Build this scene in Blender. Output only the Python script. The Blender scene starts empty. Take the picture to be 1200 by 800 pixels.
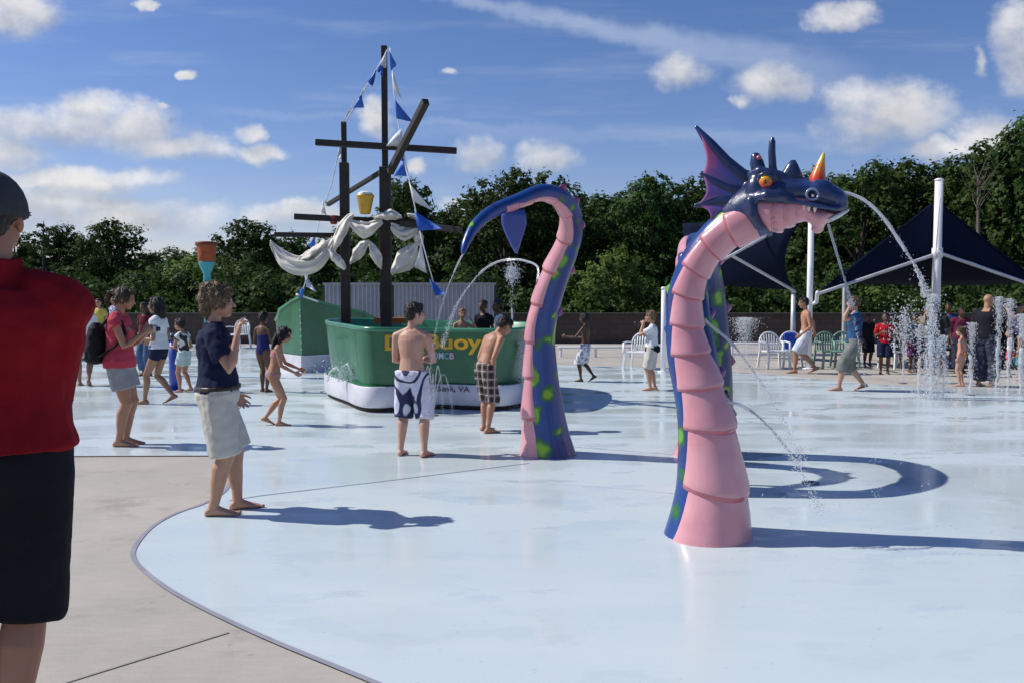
import bpy, bmesh, math, random
import numpy as np
from mathutils import Vector, Matrix, noise
random.seed(7); rng = np.random.default_rng(7)
R = math.radians
scene = bpy.context.scene
COL = scene.collection
V = Vector

# ------------------------------------------------------------------ camera
CAM_H, PITCH, FPX = 1.55, 3.15, 1000.0
cam_d = bpy.data.cameras.new('camera'); cam_d.sensor_width = 36; cam_d.lens = 30.0; cam_d.clip_end = 5000
cam = bpy.data.objects.new('camera', cam_d); COL.objects.link(cam)
cam.location = (0, 0, CAM_H); cam.rotation_euler = (R(90 - PITCH), 0, 0)
scene.camera = cam
_cp, _sp = math.cos(R(PITCH)), math.sin(R(PITCH))
def ray(px, py):
    x, y = (px - 600) / FPX, (400 - py) / FPX
    return V((x, _cp + y * _sp, -_sp + y * _cp))
def W(px, py, Y):
    d = ray(px, py); return V((0, 0, CAM_H)) + d * (Y / d.y)
def G(px, py, z=0.0):
    d = ray(px, py); return V((0, 0, CAM_H)) + d * ((z - CAM_H) / d.z)

# ------------------------------------------------------------------ objects
def tag(o, label=None, cat=None, group=None, kind=None):
    if label: o['label'] = label
    if cat: o['category'] = cat
    if group: o['group'] = group
    if kind: o['kind'] = kind
    return o
def empty(name, loc=(0, 0, 0), rz=0.0, label=None, cat=None, group=None):
    o = bpy.data.objects.new(name, None); COL.objects.link(o)
    o.location = loc; o.rotation_euler = (0, 0, rz); o.empty_display_size = .1
    return tag(o, label, cat, group)
def link(name, me, mats, parent=None):
    o = bpy.data.objects.new(name, me); COL.objects.link(o)
    if mats is not None and not len(me.materials):
        for m in (mats if isinstance(mats, (list, tuple)) else [mats]): me.materials.append(m)
    if parent is not None: o.parent = parent
    return o
def copy_tree(o, parent=None):
    c = o.copy(); COL.objects.link(c); c.parent = parent
    for ch in list(o.children): copy_tree(ch, c)
    return c

# ------------------------------------------------------------------ mesh soup
def frame(t, up=None):
    t = t.normalized()
    u = up if up is not None else (V((0, 0, 1)) if abs(t.z) < .9 else V((0, 1, 0)))
    x = u.cross(t)
    if x.length < 1e-6: x = V((1, 0, 0)).cross(t)
    x.normalize(); return x, t.cross(x).normalized()
class Soup:
    def __init__(s): s.v = []; s.f = []; s.m = []
    def add(s, vs, fs, mi=0):
        b = len(s.v); s.v.extend(V(v) for v in vs); s.f.extend([tuple(b + i for i in f) for f in fs]); s.m.extend([mi] * len(fs))
    def loft(s, rings, n=14, caps=True, mi=0, closed=False):
        vs, fs = [], []
        for c, u, v in rings:
            for k in range(n):
                a = 2 * math.pi * k / n
                vs.append(c + u * math.cos(a) + v * math.sin(a))
        m = len(rings)
        for i in range(m if closed else m - 1):
            j = (i + 1) % m
            for k in range(n):
                l = (k + 1) % n
                fs.append((i * n + k, i * n + l, j * n + l, j * n + k))
        if caps and not closed:
            vs.append(rings[0][0].copy()); a = len(vs) - 1
            vs.append(rings[-1][0].copy()); b = len(vs) - 1
            for k in range(n):
                l = (k + 1) % n
                fs.append((a, l, k)); fs.append((b, (m - 1) * n + k, (m - 1) * n + l))
        s.add(vs, fs, mi)
    def tube(s, pts, rad, n=10, up=None, round_=True, mi=0):
        pts = [V(p) for p in pts]; m = len(pts)
        if not isinstance(rad, (list, tuple)): rad = [rad] * m
        T = []
        for i in range(m):
            t = pts[min(i + 1, m - 1)] - pts[max(i - 1, 0)]
            T.append(t.normalized() if t.length > 1e-9 else V((0, 0, 1)))
        x, y = frame(T[0], up); rings = []
        for i in range(m):
            if i:
                x = x - T[i] * x.dot(T[i])
                if x.length < 1e-6: x, _ = frame(T[i])
                x.normalize(); y = T[i].cross(x)
            a, b = rad[i] if isinstance(rad[i], (list, tuple)) else (rad[i], rad[i])
            rings.append((pts[i], x * a, y * b))
        if round_:
            def capr(r, t):
                c, u, v = r; k = min(u.length, v.length); out = []
                for ang in (30, 60, 80):
                    out.append((c + t * k * math.sin(R(ang)), u * math.cos(R(ang)), v * math.cos(R(ang))))
                return out
            rings = capr(rings[0], -T[0])[::-1] + rings + capr(rings[-1], T[-1])
        s.loft(rings, n, mi=mi)
    def ell(s, c, r, rot=None, nu=12, nv=8, mi=0):
        c = V(c); vs, fs = [], []
        M3 = rot if rot is not None else Matrix.Identity(3)
        for i in range(1, nv):
            p = math.pi * i / nv
            for k in range(nu):
                a = 2 * math.pi * k / nu
                vs.append(c + M3 @ V((r[0] * math.sin(p) * math.cos(a), r[1] * math.sin(p) * math.sin(a), r[2] * math.cos(p))))
        vs.append(c + M3 @ V((0, 0, r[2]))); vs.append(c + M3 @ V((0, 0, -r[2])))
        t, b = len(vs) - 2, len(vs) - 1
        for i in range(nv - 2):
            for k in range(nu):
                l = (k + 1) % nu
                fs.append((i * nu + k, (i + 1) * nu + k, (i + 1) * nu + l, i * nu + l))
        for k in range(nu):
            l = (k + 1) % nu
            fs.append((t, k, l)); fs.append((b, (nv - 2) * nu + l, (nv - 2) * nu + k))
        s.add(vs, fs, mi)
    def box(s, lo, hi, rot=None, c=None, mi=0):
        lo, hi = V(lo), V(hi)
        P = [V((x, y, z)) for z in (lo.z, hi.z) for y in (lo.y, hi.y) for x in (lo.x, hi.x)]
        if rot is not None:
            c = V(c) if c is not None else (lo + hi) / 2
            P = [c + rot @ (p - c) for p in P]
        s.add(P, [(0, 2, 3, 1), (4, 5, 7, 6), (0, 1, 5, 4), (2, 6, 7, 3), (0, 4, 6, 2), (1, 3, 7, 5)], mi)
    def beam(s, a, b, w, h, up=None, mi=0):
        a, b = V(a), V(b); x, y = frame(b - a, up)
        P = []
        for p in (a, b):
            for sx, sy in ((-1, -1), (1, -1), (1, 1), (-1, 1)): P.append(p + x * sx * w / 2 + y * sy * h / 2)
        s.add(P, [(3, 2, 1, 0), (4, 5, 6, 7)] + [(k, (k + 1) % 4, 4 + (k + 1) % 4, 4 + k) for k in range(4)], mi)
    def prism(s, poly, z0, z1, mi=0):
        n = len(poly)
        vs = [V((p[0], p[1], z0)) for p in poly] + [V((p[0], p[1], z1)) for p in poly]
        s.add(vs, [tuple(range(n - 1, -1, -1)), tuple(range(n, 2 * n))] + [(k, (k + 1) % n, n + (k + 1) % n, n + k) for k in range(n)], mi)
    def xf(s, M4): s.v = [M4 @ v for v in s.v]; return s
    def scale(s, k): s.v = [v * k for v in s.v]; return s
    def mesh(s, name, smooth=False):
        me = bpy.data.meshes.new(name); me.from_pydata([tuple(v) for v in s.v], [], s.f)
        if any(s.m): me.polygons.foreach_set('material_index', s.m)
        bm = bmesh.new(); bm.from_mesh(me); bmesh.ops.recalc_face_normals(bm, faces=bm.faces); bm.to_mesh(me); bm.free()
        if smooth: me.polygons.foreach_set('use_smooth', [True] * len(me.polygons))
        me.update(); return me
    def build(s, name, mats, parent=None, smooth=True, bevel=0.0):
        o = link(name, s.mesh(name, smooth), mats, parent)
        if bevel:
            b = o.modifiers.new('bevel', 'BEVEL'); b.width = bevel; b.segments = 2; b.limit_method = 'ANGLE'
        return o
def fused(s, name, mats, parent=None, voxel=.008, smooth=3, fold=0.0, fscale=14.0, fac=.5, stretch=(1, 1, .45), crease=None):
    """all closed shapes of a soup grown together into ONE continuous surface"""
    me = s.mesh(name)
    o = bpy.data.objects.new('tmp', me); COL.objects.link(o)
    m = o.modifiers.new('r', 'REMESH'); m.mode = 'VOXEL'; m.voxel_size = voxel; m.use_smooth_shade = True
    if smooth:
        k = o.modifiers.new('s', 'SMOOTH'); k.factor = fac; k.iterations = smooth
    dg = bpy.context.evaluated_depsgraph_get(); dg.update()
    out = bpy.data.meshes.new_from_object(o.evaluated_get(dg)); out.name = name
    bpy.data.objects.remove(o); bpy.data.meshes.remove(me)
    n = len(out.vertices)
    if fold and n:
        co = np.empty(n * 3, 'f'); out.vertices.foreach_get('co', co); co = co.reshape(-1, 3)
        no = np.empty(n * 3, 'f'); out.vertex_normals.foreach_get('vector', no); no = no.reshape(-1, 3)
        off = random.random() * 50
        d = np.array([noise.noise(V((p[0] * stretch[0], p[1] * stretch[1], p[2] * stretch[2])) * fscale + V((off, 0, 0))) + .5 * noise.noise(V((p[0], p[1], p[2])) * fscale * 2.3 + V((off, 3, 0))) for p in co.tolist()], 'f')
        co += no * (d * fold)[:, None]
        out.vertices.foreach_set('co', co.ravel())
    out.polygons.foreach_set('use_smooth', [True] * len(out.polygons)); out.update()
    out.materials.clear()
    return link(name, out, mats, parent)

# ------------------------------------------------------------------ materials
def newmat(name):
    m = bpy.data.materials.new(name); m.use_nodes = True; nt = m.node_tree
    b = nt.nodes['Principled BSDF']; return m, nt, b
class N:
    """tiny node helper"""
    def __init__(s, nt): s.nt = nt
    def n(s, t, **k):
        o = s.nt.nodes.new(t)
        for a, b in k.items():
            if a.startswith('i_'):
                key = a[2:]; key = int(key) if key.isdigit() else key.replace('_', ' ')
                s.put(o.inputs[key], b)
            else: setattr(o, a, b)
        return o
    def put(s, sock, v):
        if hasattr(v, 'is_linked') or isinstance(v, bpy.types.NodeSocket): s.nt.links.new(v, sock)
        else: sock.default_value = v
    def math(s, op, a, b=0.0, c=None, clamp=False):
        o = s.nt.nodes.new('ShaderNodeMath'); o.operation = op; o.use_clamp = clamp
        s.put(o.inputs[0], a); s.put(o.inputs[1], b)
        if c is not None: s.put(o.inputs[2], c)
        return o.outputs[0]
    def mix(s, f, a, b):
        o = s.nt.nodes.new('ShaderNodeMix'); o.data_type = 'RGBA'
        s.put(o.inputs[0], f); s.put(o.inputs[6], a); s.put(o.inputs[7], b); return o.outputs[2]
    def ss(s, x, a, b):
        o = s.nt.nodes.new('ShaderNodeMapRange'); o.interpolation_type = 'SMOOTHSTEP'
        s.put(o.inputs[0], x); s.put(o.inputs[1], a); s.put(o.inputs[2], b); return o.outputs[0]
    def coord(s, which='Object', scale=None):
        c = s.nt.nodes.new('ShaderNodeTexCoord').outputs[which]
        if scale is not None:
            mp = s.nt.nodes.new('ShaderNodeMapping'); s.put(mp.inputs[0], c); mp.inputs[3].default_value = scale; c = mp.outputs[0]
        return c
    def noise(s, co, scale, detail=3, rough=.55, out=0):
        o = s.nt.nodes.new('ShaderNodeTexNoise'); s.put(o.inputs['Vector'], co); o.inputs['Scale'].default_value = scale
        o.inputs['Detail'].default_value = detail; o.inputs['Roughness'].default_value = rough; return o.outputs[out]
    def bump(s, h, strength=.3, dist=.01):
        o = s.nt.nodes.new('ShaderNodeBump'); o.inputs['Strength'].default_value = strength; o.inputs['Distance'].default_value = dist
        s.put(o.inputs['Height'], h); return o.outputs[0]
def c4(c): return (c[0], c[1], c[2], 1.0)
_mc = {}
def mat(name, c1, c2=None, scale=6.0, rough=.6, bump=0.0, bscale=40.0, metal=0.0, coat=0.0, spec=.5, trans=0.0, bdist=.01, co='Object', sheen=0.0, rvar=0.0):
    if name in _mc: return _mc[name]
    m, nt, b = newmat(name); k = N(nt); oc = k.coord(co)
    c2 = c2 or tuple(min(1, x * .82) for x in c1)
    f = k.ss(k.noise(oc, scale, 4), .35, .65)
    k.put(b.inputs['Base Color'], k.mix(f, c4(c1), c4(c2)))
    b.inputs['Roughness'].default_value = rough; b.inputs['Metallic'].default_value = metal
    b.inputs['Specular IOR Level'].default_value = spec; b.inputs['Coat Weight'].default_value = coat; b.inputs['Coat Roughness'].default_value = .12
    b.inputs['Transmission Weight'].default_value = trans
    if sheen: b.inputs['Sheen Weight'].default_value = sheen
    if rvar:
        k.put(b.inputs['Roughness'], k.math('ADD', rough - rvar / 2, k.math('MULTIPLY', k.noise(oc, scale * 2.7, 3), rvar)))
    if bump: k.put(b.inputs['Normal'], k.bump(k.noise(oc, bscale, 4), bump, bdist))
    _mc[name] = m; return m
def cloth(name, c, c2=None, rough=.9, b=.5, sc=9.0):
    return mat('cloth_' + name, c, c2 or tuple(x * .8 for x in c), scale=7, rough=rough, bump=b, bscale=sc, bdist=.02, spec=.2)
# ------------------------------------------------------------------ people
SKIN = {}
def skin(name, c):
    if name in SKIN: return SKIN[name]
    m, nt, b = newmat('skin_' + name); k = N(nt); oc = k.coord()
    f = k.ss(k.noise(oc, 5, 4), .35, .7)
    k.put(b.inputs['Base Color'], k.mix(f, c4(c), c4((c[0] * .93, c[1] * .8, c[2] * .74))))
    b.inputs['Roughness'].default_value = .5; b.inputs['Specular IOR Level'].default_value = .4
    b.inputs['Subsurface Weight'].default_value = .08; b.inputs['Subsurface Radius'].default_value = (.02, .008, .004)
    k.put(b.inputs['Normal'], k.bump(k.noise(oc, 60, 3), .12, .004))
    lip = mat('lip_' + name, (c[0] * .8, c[1] * .45, c[2] * .42), rough=.4)
    SKIN[name] = [m, lip, mat('eye_dark', (.03, .022, .018), rough=.2), mat('brow_dark', (.06, .04, .025), rough=.8)]
    return SKIN[name]
def hairmat(name, c):
    if 'hair_' + name in _mc: return _mc['hair_' + name]
    m, nt, b = newmat('hair_' + name); k = N(nt)
    oc = k.coord('Object', (1, 1, .25)); nz = k.noise(oc, 70, 3)
    k.put(b.inputs['Base Color'], k.mix(k.ss(nz, .35, .65), c4(c), c4(tuple(x * .4 for x in c))))
    b.inputs['Roughness'].default_value = .5; k.put(b.inputs['Normal'], k.bump(nz, .8, .012))
    _mc['hair_' + name] = m; return m
def ik(a, c, l1, l2, pole):
    d = c - a; L = min(d.length, (l1 + l2) * .999); u = d.normalized(); c = a + u * L
    x = (l1 * l1 - l2 * l2 + L * L) / (2 * L); hgt = math.sqrt(max(l1 * l1 - x * x, 0))
    p = pole - u * pole.dot(u); p.normalize()
    return a + u * x + p * hgt, c
def lerp(a, b, t): return a + (b - a) * t
def polyline(pts, f):
    """first fraction f of a polyline, as points"""
    L = [(pts[i + 1] - pts[i]).length for i in range(len(pts) - 1)]; left = f * L[0] if f <= 1 else L[0] + (f - 1) * L[1]
    out = [pts[0]]
    for i, l in enumerate(L):
        k = min(1, left / l); out.append(lerp(pts[i], pts[i + 1], k)); left -= l
        if left <= 1e-6: break
    return out
TORSO = [(-.15, .052, .046), (-.05, .086, .064), (.08, .092, .069), (.25, .084, .060), (.42, .077, .054), (.60, .087, .062), (.78, .097, .066), (.90, .092, .056), (1.0, .050, .042)]
TORSO_F = [(-.15, .056, .048), (-.05, .094, .068), (.08, .099, .073), (.25, .087, .060), (.42, .072, .051), (.60, .080, .057), (.78, .089, .060), (.90, .083, .050), (1.0, .046, .038)]
def figure(p):
    """joints and frames, in units of body height; +Y is forward, +X the figure's right"""
    g = {'p': p}; fem = p.get('fem', False); w = p.get('w', 1.0)
    l0, l1 = R(p.get('lean', 0)), R(p.get('lean2', p.get('lean', 0))); tw = R(p.get('twist', 0)); tl = R(p.get('tilt', 0))
    leg = p.get('leg', 1.0)
    zp = .53 * leg - p.get('drop', .004); pel = V((p.get('sx', 0), p.get('sy', 0), zp)); g['pel'] = pel
    SP = .315; n = 40; pos = [pel.copy()]
    def fr(s):
        t = max(0, min(1, s)); l = l0 + (l1 - l0) * t
        d = Matrix.Rotation(tl * t, 3, 'Y') @ V((0, math.sin(l), math.cos(l)))
        right = Matrix.Rotation(tw * t, 3, d) @ (Matrix.Rotation(tl * t, 3, 'Y') @ V((1, 0, 0)))
        return d, right.normalized(), d.cross(right).normalized()
    for i in range(n): pos.append(pos[-1] + fr((i + .5) / n)[0] * SP / n)
    d0 = fr(0)[0]
    def sp(s):
        if s <= 0: return pel + V((0, d0.y * .4, d0.z)).normalized() * SP * s
        if s >= 1: return pos[-1] + fr(1)[0] * SP * (s - 1)
        i = int(s * n); return lerp(pos[i], pos[min(i + 1, n)], s * n - i)
    g['sp'], g['fr'] = sp, fr
    def ring(s, a, b, inf=0.0):
        d, r, f = fr(s); belly = p.get('belly', 0) * math.exp(-((s - .3) / .2) ** 2)
        hw = p.get('hipw', 1.0) if s < .3 else 1.0
        return (sp(s) + f * belly * .5, r * (a * w * hw + inf), f * (b * w + belly * .5 + inf))
    g['ring'] = ring
    g['T'] = TORSO_F if fem else TORSO
    sh = p.get('shw', .100 if fem else .108) * w; d, r, f = fr(.9)
    for sd, sg in (('L', -1), ('R', 1)):
        S = sp(.88) + r * sg * sh + d * p.get('shrug' + sd, 0); g['S' + sd] = S
        a = p.get('arm' + sd, (.02, .02, -.31)); pole = p.get('elb' + sd, (.25, -1, -.2))
        tgt = S + r * sg * a[0] + f * a[1] + d * a[2]
        if p.get('abs' + sd): tgt = V(p['abs' + sd])
        E, Wr = ik(S, tgt, .172, .150, r * sg * pole[0] + f * pole[1] + d * pole[2]); g['E' + sd], g['W' + sd] = E, Wr
        H = pel + V((sg * .053 * w, 0, -.005)); g['H' + sd] = H
        ft = p.get('foot' + sd, (.055, 0, 0, 8, 0))    # out, fwd, raise, yaw, pitch(heel up)
        yaw = R(-sg * ft[3] if True else 0); pt = R(ft[4])
        fd = V((math.sin(-yaw), math.cos(yaw), 0)); g['fd' + sd] = fd
        toe = V((sg * ft[0], ft[1], ft[2])) + fd * .10
        heel = toe - (fd * math.cos(pt) - V((0, 0, 1)) * math.sin(pt)) * .145
        up = V((0, 0, 1)) * math.cos(pt) + fd * math.sin(pt)
        ank = heel + (toe - heel) * .26 + up * .042; g['A' + sd], g['heel' + sd], g['toe' + sd], g['fup' + sd] = ank, heel, toe, up
        K, A2 = ik(H, ank, .245 * leg, .245 * leg, V((sg * p.get('knee', .12), 1, 0))); g['K' + sd] = K; g['A' + sd] = A2
    # head
    hh = p.get('head', .137); g['hh'] = hh; d, r, f = fr(1)
    nk = sp(1.0) + d * .012 + f * .004; nd = (d + f * p.get('neckf', .18)).normalized()
    hb = nk + nd * .035
    Rm = Matrix((r, f, d)).transposed() @ (Matrix.Rotation(R(p.get('hyaw', 0)), 3, 'Z') @ Matrix.Rotation(R(p.get('hpitch', 0)), 3, 'X') @ Matrix.Rotation(R(p.get('htilt', 0)), 3, 'Y'))
    hc = hb + Rm @ V((0, .12 * hh, .46 * hh)); g['HM'], g['hc'], g['nk'] = Rm, hc, nk
    return g
def hand(s, Wr, E, g, sd, spec):
    """palm, four bent fingers of unequal length and a thumb from the side of the palm"""
    fd = (Wr - E).normalized(); sg = 1 if sd == 'R' else -1
    b = spec.get('bend')
    pn = V(spec.get('palm', (-sg, 0, 0)))
    pn = pn - fd * pn.dot(fd); pn.normalize()
    if b: fd = (fd + pn * b).normalized(); pn = (pn - fd * pn.dot(fd)).normalized()
    # thumb side: 
    ts = V(spec.get('thumb', (0, 1, .3))); ts = ts - fd * ts.dot(fd) - pn * ts.dot(pn); ts.normalize()
    k = spec.get('k', 1.0); fr_ = spec.get('fr', .0050)
    s.loft([(Wr + fd * t * k, ts * a * k, pn * c * k) for t, a, c in ((-.005, .013, .011), (.008, .019, .011), (.028, .024, .0105), (.048, .0245, .010), (.054, .021, .008))], 12)
    curl = spec.get('curl', 25); spread = spec.get('spread', 5)
    for i, L in enumerate((.040, .046, .043, .033)):
        o = (1.5 - i) * .0122
        ang = (1.5 - i) * R(spread); f2 = (fd * math.cos(ang) + ts * math.sin(ang)).normalized()
        p0 = Wr + (fd * .050 + ts * o) * k - (fd * .004 * abs(i - 1) * k); pts = [p0 - f2 * .012 * k]; d = f2; p = p0
        cu = curl[i] if isinstance(curl, (list, tuple)) else curl
        ax = f2.cross(pn).normalized()
        pts.append(p0)
        for j, fl in enumerate((.45, .32, .23)):
            d = Matrix.Rotation(R(cu * (.7 if j == 0 else 1.0)), 3, ax) @ d
            p = p + d * L * fl * k; pts.append(p)
        s.tube(pts, [fr_ * k * q for q in (1.15, 1.15, 1.1, 1.0, .85)], 7)
    tc = spec.get('tcurl', 20); p = Wr + (fd * .012 + ts * .016) * k; d = (fd * .75 + ts * .62 + pn * .25).normalized(); pts = [p]
    for j, fl in enumerate((.024, .018, .015)):
        p = p + d * fl * k; pts.append(p); d = (d + (fd * .5 - ts * .25 + pn * .15) * math.sin(R(tc))).normalized()
    s.tube(pts, [fr_ * k * q for q in (1.7, 1.4, 1.2, .95)], 7)
def body_soup(g):
    p = g['p']; s = Soup(); w = p.get('w', 1.0); lim = p.get('limb', 1.0)
    s.loft([g['ring'](*t) for t in g['T']], 18)
    d, r, f = g['fr'](.9)
    if p.get('bust'):
        d7, r7, f7 = g['fr'](.68)
        for sg in (-1, 1): s.ell(g['sp'](.68) + r7 * sg * .038 + f7 * .045, (.036, .03 * p['bust'] + .01, .034), Matrix((r7, f7, d7)).transposed())
    for sd, sg in (('L', -1), ('R', 1)):
        S, E, Wr = g['S' + sd], g['E' + sd], g['W' + sd]
        s.tube([g['sp'](1.02) + r * sg * .015, lerp(g['sp'](1.0), S, .5) + d * .006, S], [.026, .028, .030], 10)
        k = lim * (.9 if p.get('fem') else 1)
        s.tube([S, lerp(S, E, .3), lerp(S, E, .65), E, lerp(E, Wr, .25), lerp(E, Wr, .6), Wr], [.031 * k, .029 * k, .026 * k, .0225 * k, .0245 * k, .020 * k, .0150 * k], 12)
        hand(s, Wr, E, g, sd, p.get('hand' + sd, {}))
        H, K, A = g['H' + sd], g['K' + sd], g['A' + sd]; kd = (K - H).normalized()
        bk = V((0, -1, 0)); bk = (bk - kd * bk.dot(kd)).normalized(); sk = (A - K).normalized(); bc = V((0, -1, 0)) + sk * 0; bc = (bc - sk * bc.dot(sk)); bc = bc.normalized() if bc.length > .05 else bk
        k = lim * w ** .5
        s.tube([H + V((0, 0, .01)), lerp(H, K, .25) + bk * .004, lerp(H, K, .6), lerp(H, K, .9), K - bc * .004, lerp(K, A, .12), lerp(K, A, .3) + bc * .009, lerp(K, A, .55) + bc * .005, lerp(K, A, .8), A],
               [.058 * k, .055 * k, .046 * k, .037 * k, .0355 * k, .034 * k, .0365 * k, .031 * k, .0225 * k, .0205 * k], 14)
        hl, to, up = g['heel' + sd], g['toe' + sd], g['fup' + sd]; ax = (to - hl).normalized(); lat = ax.cross(up).normalized()
        L = (to - hl).length
        rg = []
        for t, a, hgt in ((.0, .012, .022), (.06, .019, .036), (.2, .021, .050), (.35, .022, .052), (.55, .025, .036), (.75, .029, .024), (.9, .027, .017), (1.0, .018, .012)):
            rg.append((hl + ax * L * t + up * hgt * .5, lat * a, up * hgt * .5))
        s.loft(rg, 12)
        s.tube([A, hl + ax * L * .24 + up * .03], [.0205, .021], 10)
        for i in range(5):
            o = (i - 2) * .0098; big = .0085 if i == 0 else .0058
            oo = o * (1 if sd == 'L' else -1)
            s.ell(hl + ax * (L * (1.02 - .018 * i)) - lat * oo + up * big, (big, big * 1.5, big), Matrix((lat, ax, up)).transposed(), 8, 6)
    # neck and head
    hh, M3, hc = g['hh'], g['HM'], g['hc']
    nr = p.get('neck', .030)
    s.tube([g['sp'](.93), g['nk'], hc + M3 @ V((0, -.12 * hh, -.15 * hh))], [nr * 1.25, nr, nr * .98], 12)
    def e(c, r_, rot=None): s.ell(hc + M3 @ (V(c) * hh), [q * hh for q in r_], M3 if rot is None else M3 @ rot, 14, 10)
    e((0, -.05, .13), (.35, .43, .37)); e((0, .10, -.10), (.285, .30, .37)); e((0, .22, -.37), (.16, .15, .115)); e((0, .05, -.28), (.24, .24, .16))
    e((0, .345, .075), (.2, .06, .045)); e((.13, .30, -.12), (.09, .08, .08)); e((-.13, .30, -.12), (.09, .08, .08))
    s.tube([hc + M3 @ (V(q) * hh) for q in ((0, .37, .05), (0, .425, -.05), (0, .475, -.13))], [.032 * hh, .042 * hh, .055 * hh], 8)
    e((.045, .42, -.15), (.035, .04, .03)); e((-.045, .42, -.15), (.035, .04, .03))
    e((0, .375, -.245), (.095, .05, .024)); e((0, .37, -.285), (.085, .05, .026))
    for sg in (-1, 1): e((sg * .345, -.02, -.06), (.035, .085, .12))
    return s
def paint_face(o, g, h):
    me = o.data; n = len(me.polygons); c = np.empty(n * 3, 'f'); me.polygons.foreach_get('center', c); c = c.reshape(-1, 3) / h
    M3 = np.array(g['HM']); q = (c - np.array(g['hc'])) @ M3 / g['hh']
    mi = np.zeros(n, 'i'); x, y, z = np.abs(q[:, 0]), q[:, 1], q[:, 2]
    mi[(x < .105) & (y > .33) & (abs(z + .265) < .05)] = 1
    mi[((x - .14) / .065) ** 2 + ((z + .0) / .033) ** 2 < 1] = np.where((y > .2)[((x - .14) / .065) ** 2 + ((z + .0) / .033) ** 2 < 1], 2, 0)
    b = (x > .06) & (x < .24) & (abs(z - .10 + (x - .15) ** 2 * 2) < .024) & (y > .2); mi[b] = 3
    me.polygons.foreach_set('material_index', mi)
def hair_soup(g, style, s=None):
    s = s or Soup(); hh, M3, hc = g['hh'], g['HM'], g['hc']
    def e(c, r_): s.ell(hc + M3 @ (V(c) * hh), [q * hh for q in r_], M3, 14, 10)
    def t(pts, rr): s.tube([hc + M3 @ (V(q) * hh) for q in pts], [(a * hh, b * hh) for a, b in rr], 10, up=M3 @ V((0, 1, 0)))
    e((0, -.105, .165), (.385, .435, .385)); e((0, -.25, -.02), (.33, .25, .30))
    if style == 'short': e((0, .14, .36), (.26, .2, .15))
    if style == 'bob':
        for c, r_ in (((0, .12, .40), (.30, .24, .17)), ((.28, .0, .10), (.15, .32, .30)), ((-.28, .0, .10), (.15, .32, .30)), ((0, -.36, .08), (.32, .22, .40)), ((0, -.15, .44), (.36, .38, .20)), ((0, -.40, -.12), (.30, .16, .30)), ((.2, .26, .34), (.12, .14, .12)), ((-.2, .26, .34), (.12, .14, .12)), ((0, -.32, -.28), (.25, .14, .2))): e(c, r_)
    if style in ('long', 'pony'): e((.25, -.02, .08), (.13, .28, .30)); e((-.25, -.02, .08), (.13, .28, .30)); e((0, .14, .36), (.27, .2, .14))
    if style == 'long': t([(0, -.3, .2), (0, -.44, -.2), (0, -.46, -.6), (0, -.42, -1.0), (0, -.38, -1.3)], [(.36, .2), (.38, .18), (.36, .15), (.28, .12), (.1, .06)]); t([(.27, -.05, .1), (.32, -.12, -.3), (.3, -.16, -.7)], [(.12, .2), (.13, .16), (.05, .06)]); t([(-.27, -.05, .1), (-.32, -.12, -.3), (-.3, -.16, -.7)], [(.12, .2), (.13, .16), (.05, .06)])
    if style == 'pony': e((0, -.56, .22), (.13, .12, .13)); t([(0, -.52, .22), (0, -.70, .12), (0, -.74, -.2), (0, -.66, -.5)], [(.1, .1), (.15, .13), (.13, .11), (.03, .03)])
    return s
def cap_soup(g):
    s = Soup(); hh, M3, hc = g['hh'], g['HM'], g['hc']
    rg = []
    for a in (-8, 0, 15, 30, 45, 60, 75, 86):
        c, z = math.cos(R(a)), math.sin(R(a))
        rg.append((hc + M3 @ (V((0, -.07, .10 + .53 * z)) * hh), M3 @ V((.44 * c * hh, 0, 0)), M3 @ V((0, .53 * c * hh, 0))))
    s.loft(rg, 20)
    vis = []
    for y, a, z in ((.2, .34, .12), (.45, .33, .13), (.62, .27, .10), (.74, .15, .06), (.77, .05, .05)):
        vis.append((hc + M3 @ (V((0, y, z)) * hh), M3 @ V((a * hh, 0, 0)), M3 @ V((0, 0, .03 * hh))))
    s.loft(vis, 14); s.ell(hc + M3 @ V((0, -.06 * hh, .59 * hh)), (.035 * hh,) * 3)
    return s
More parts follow.
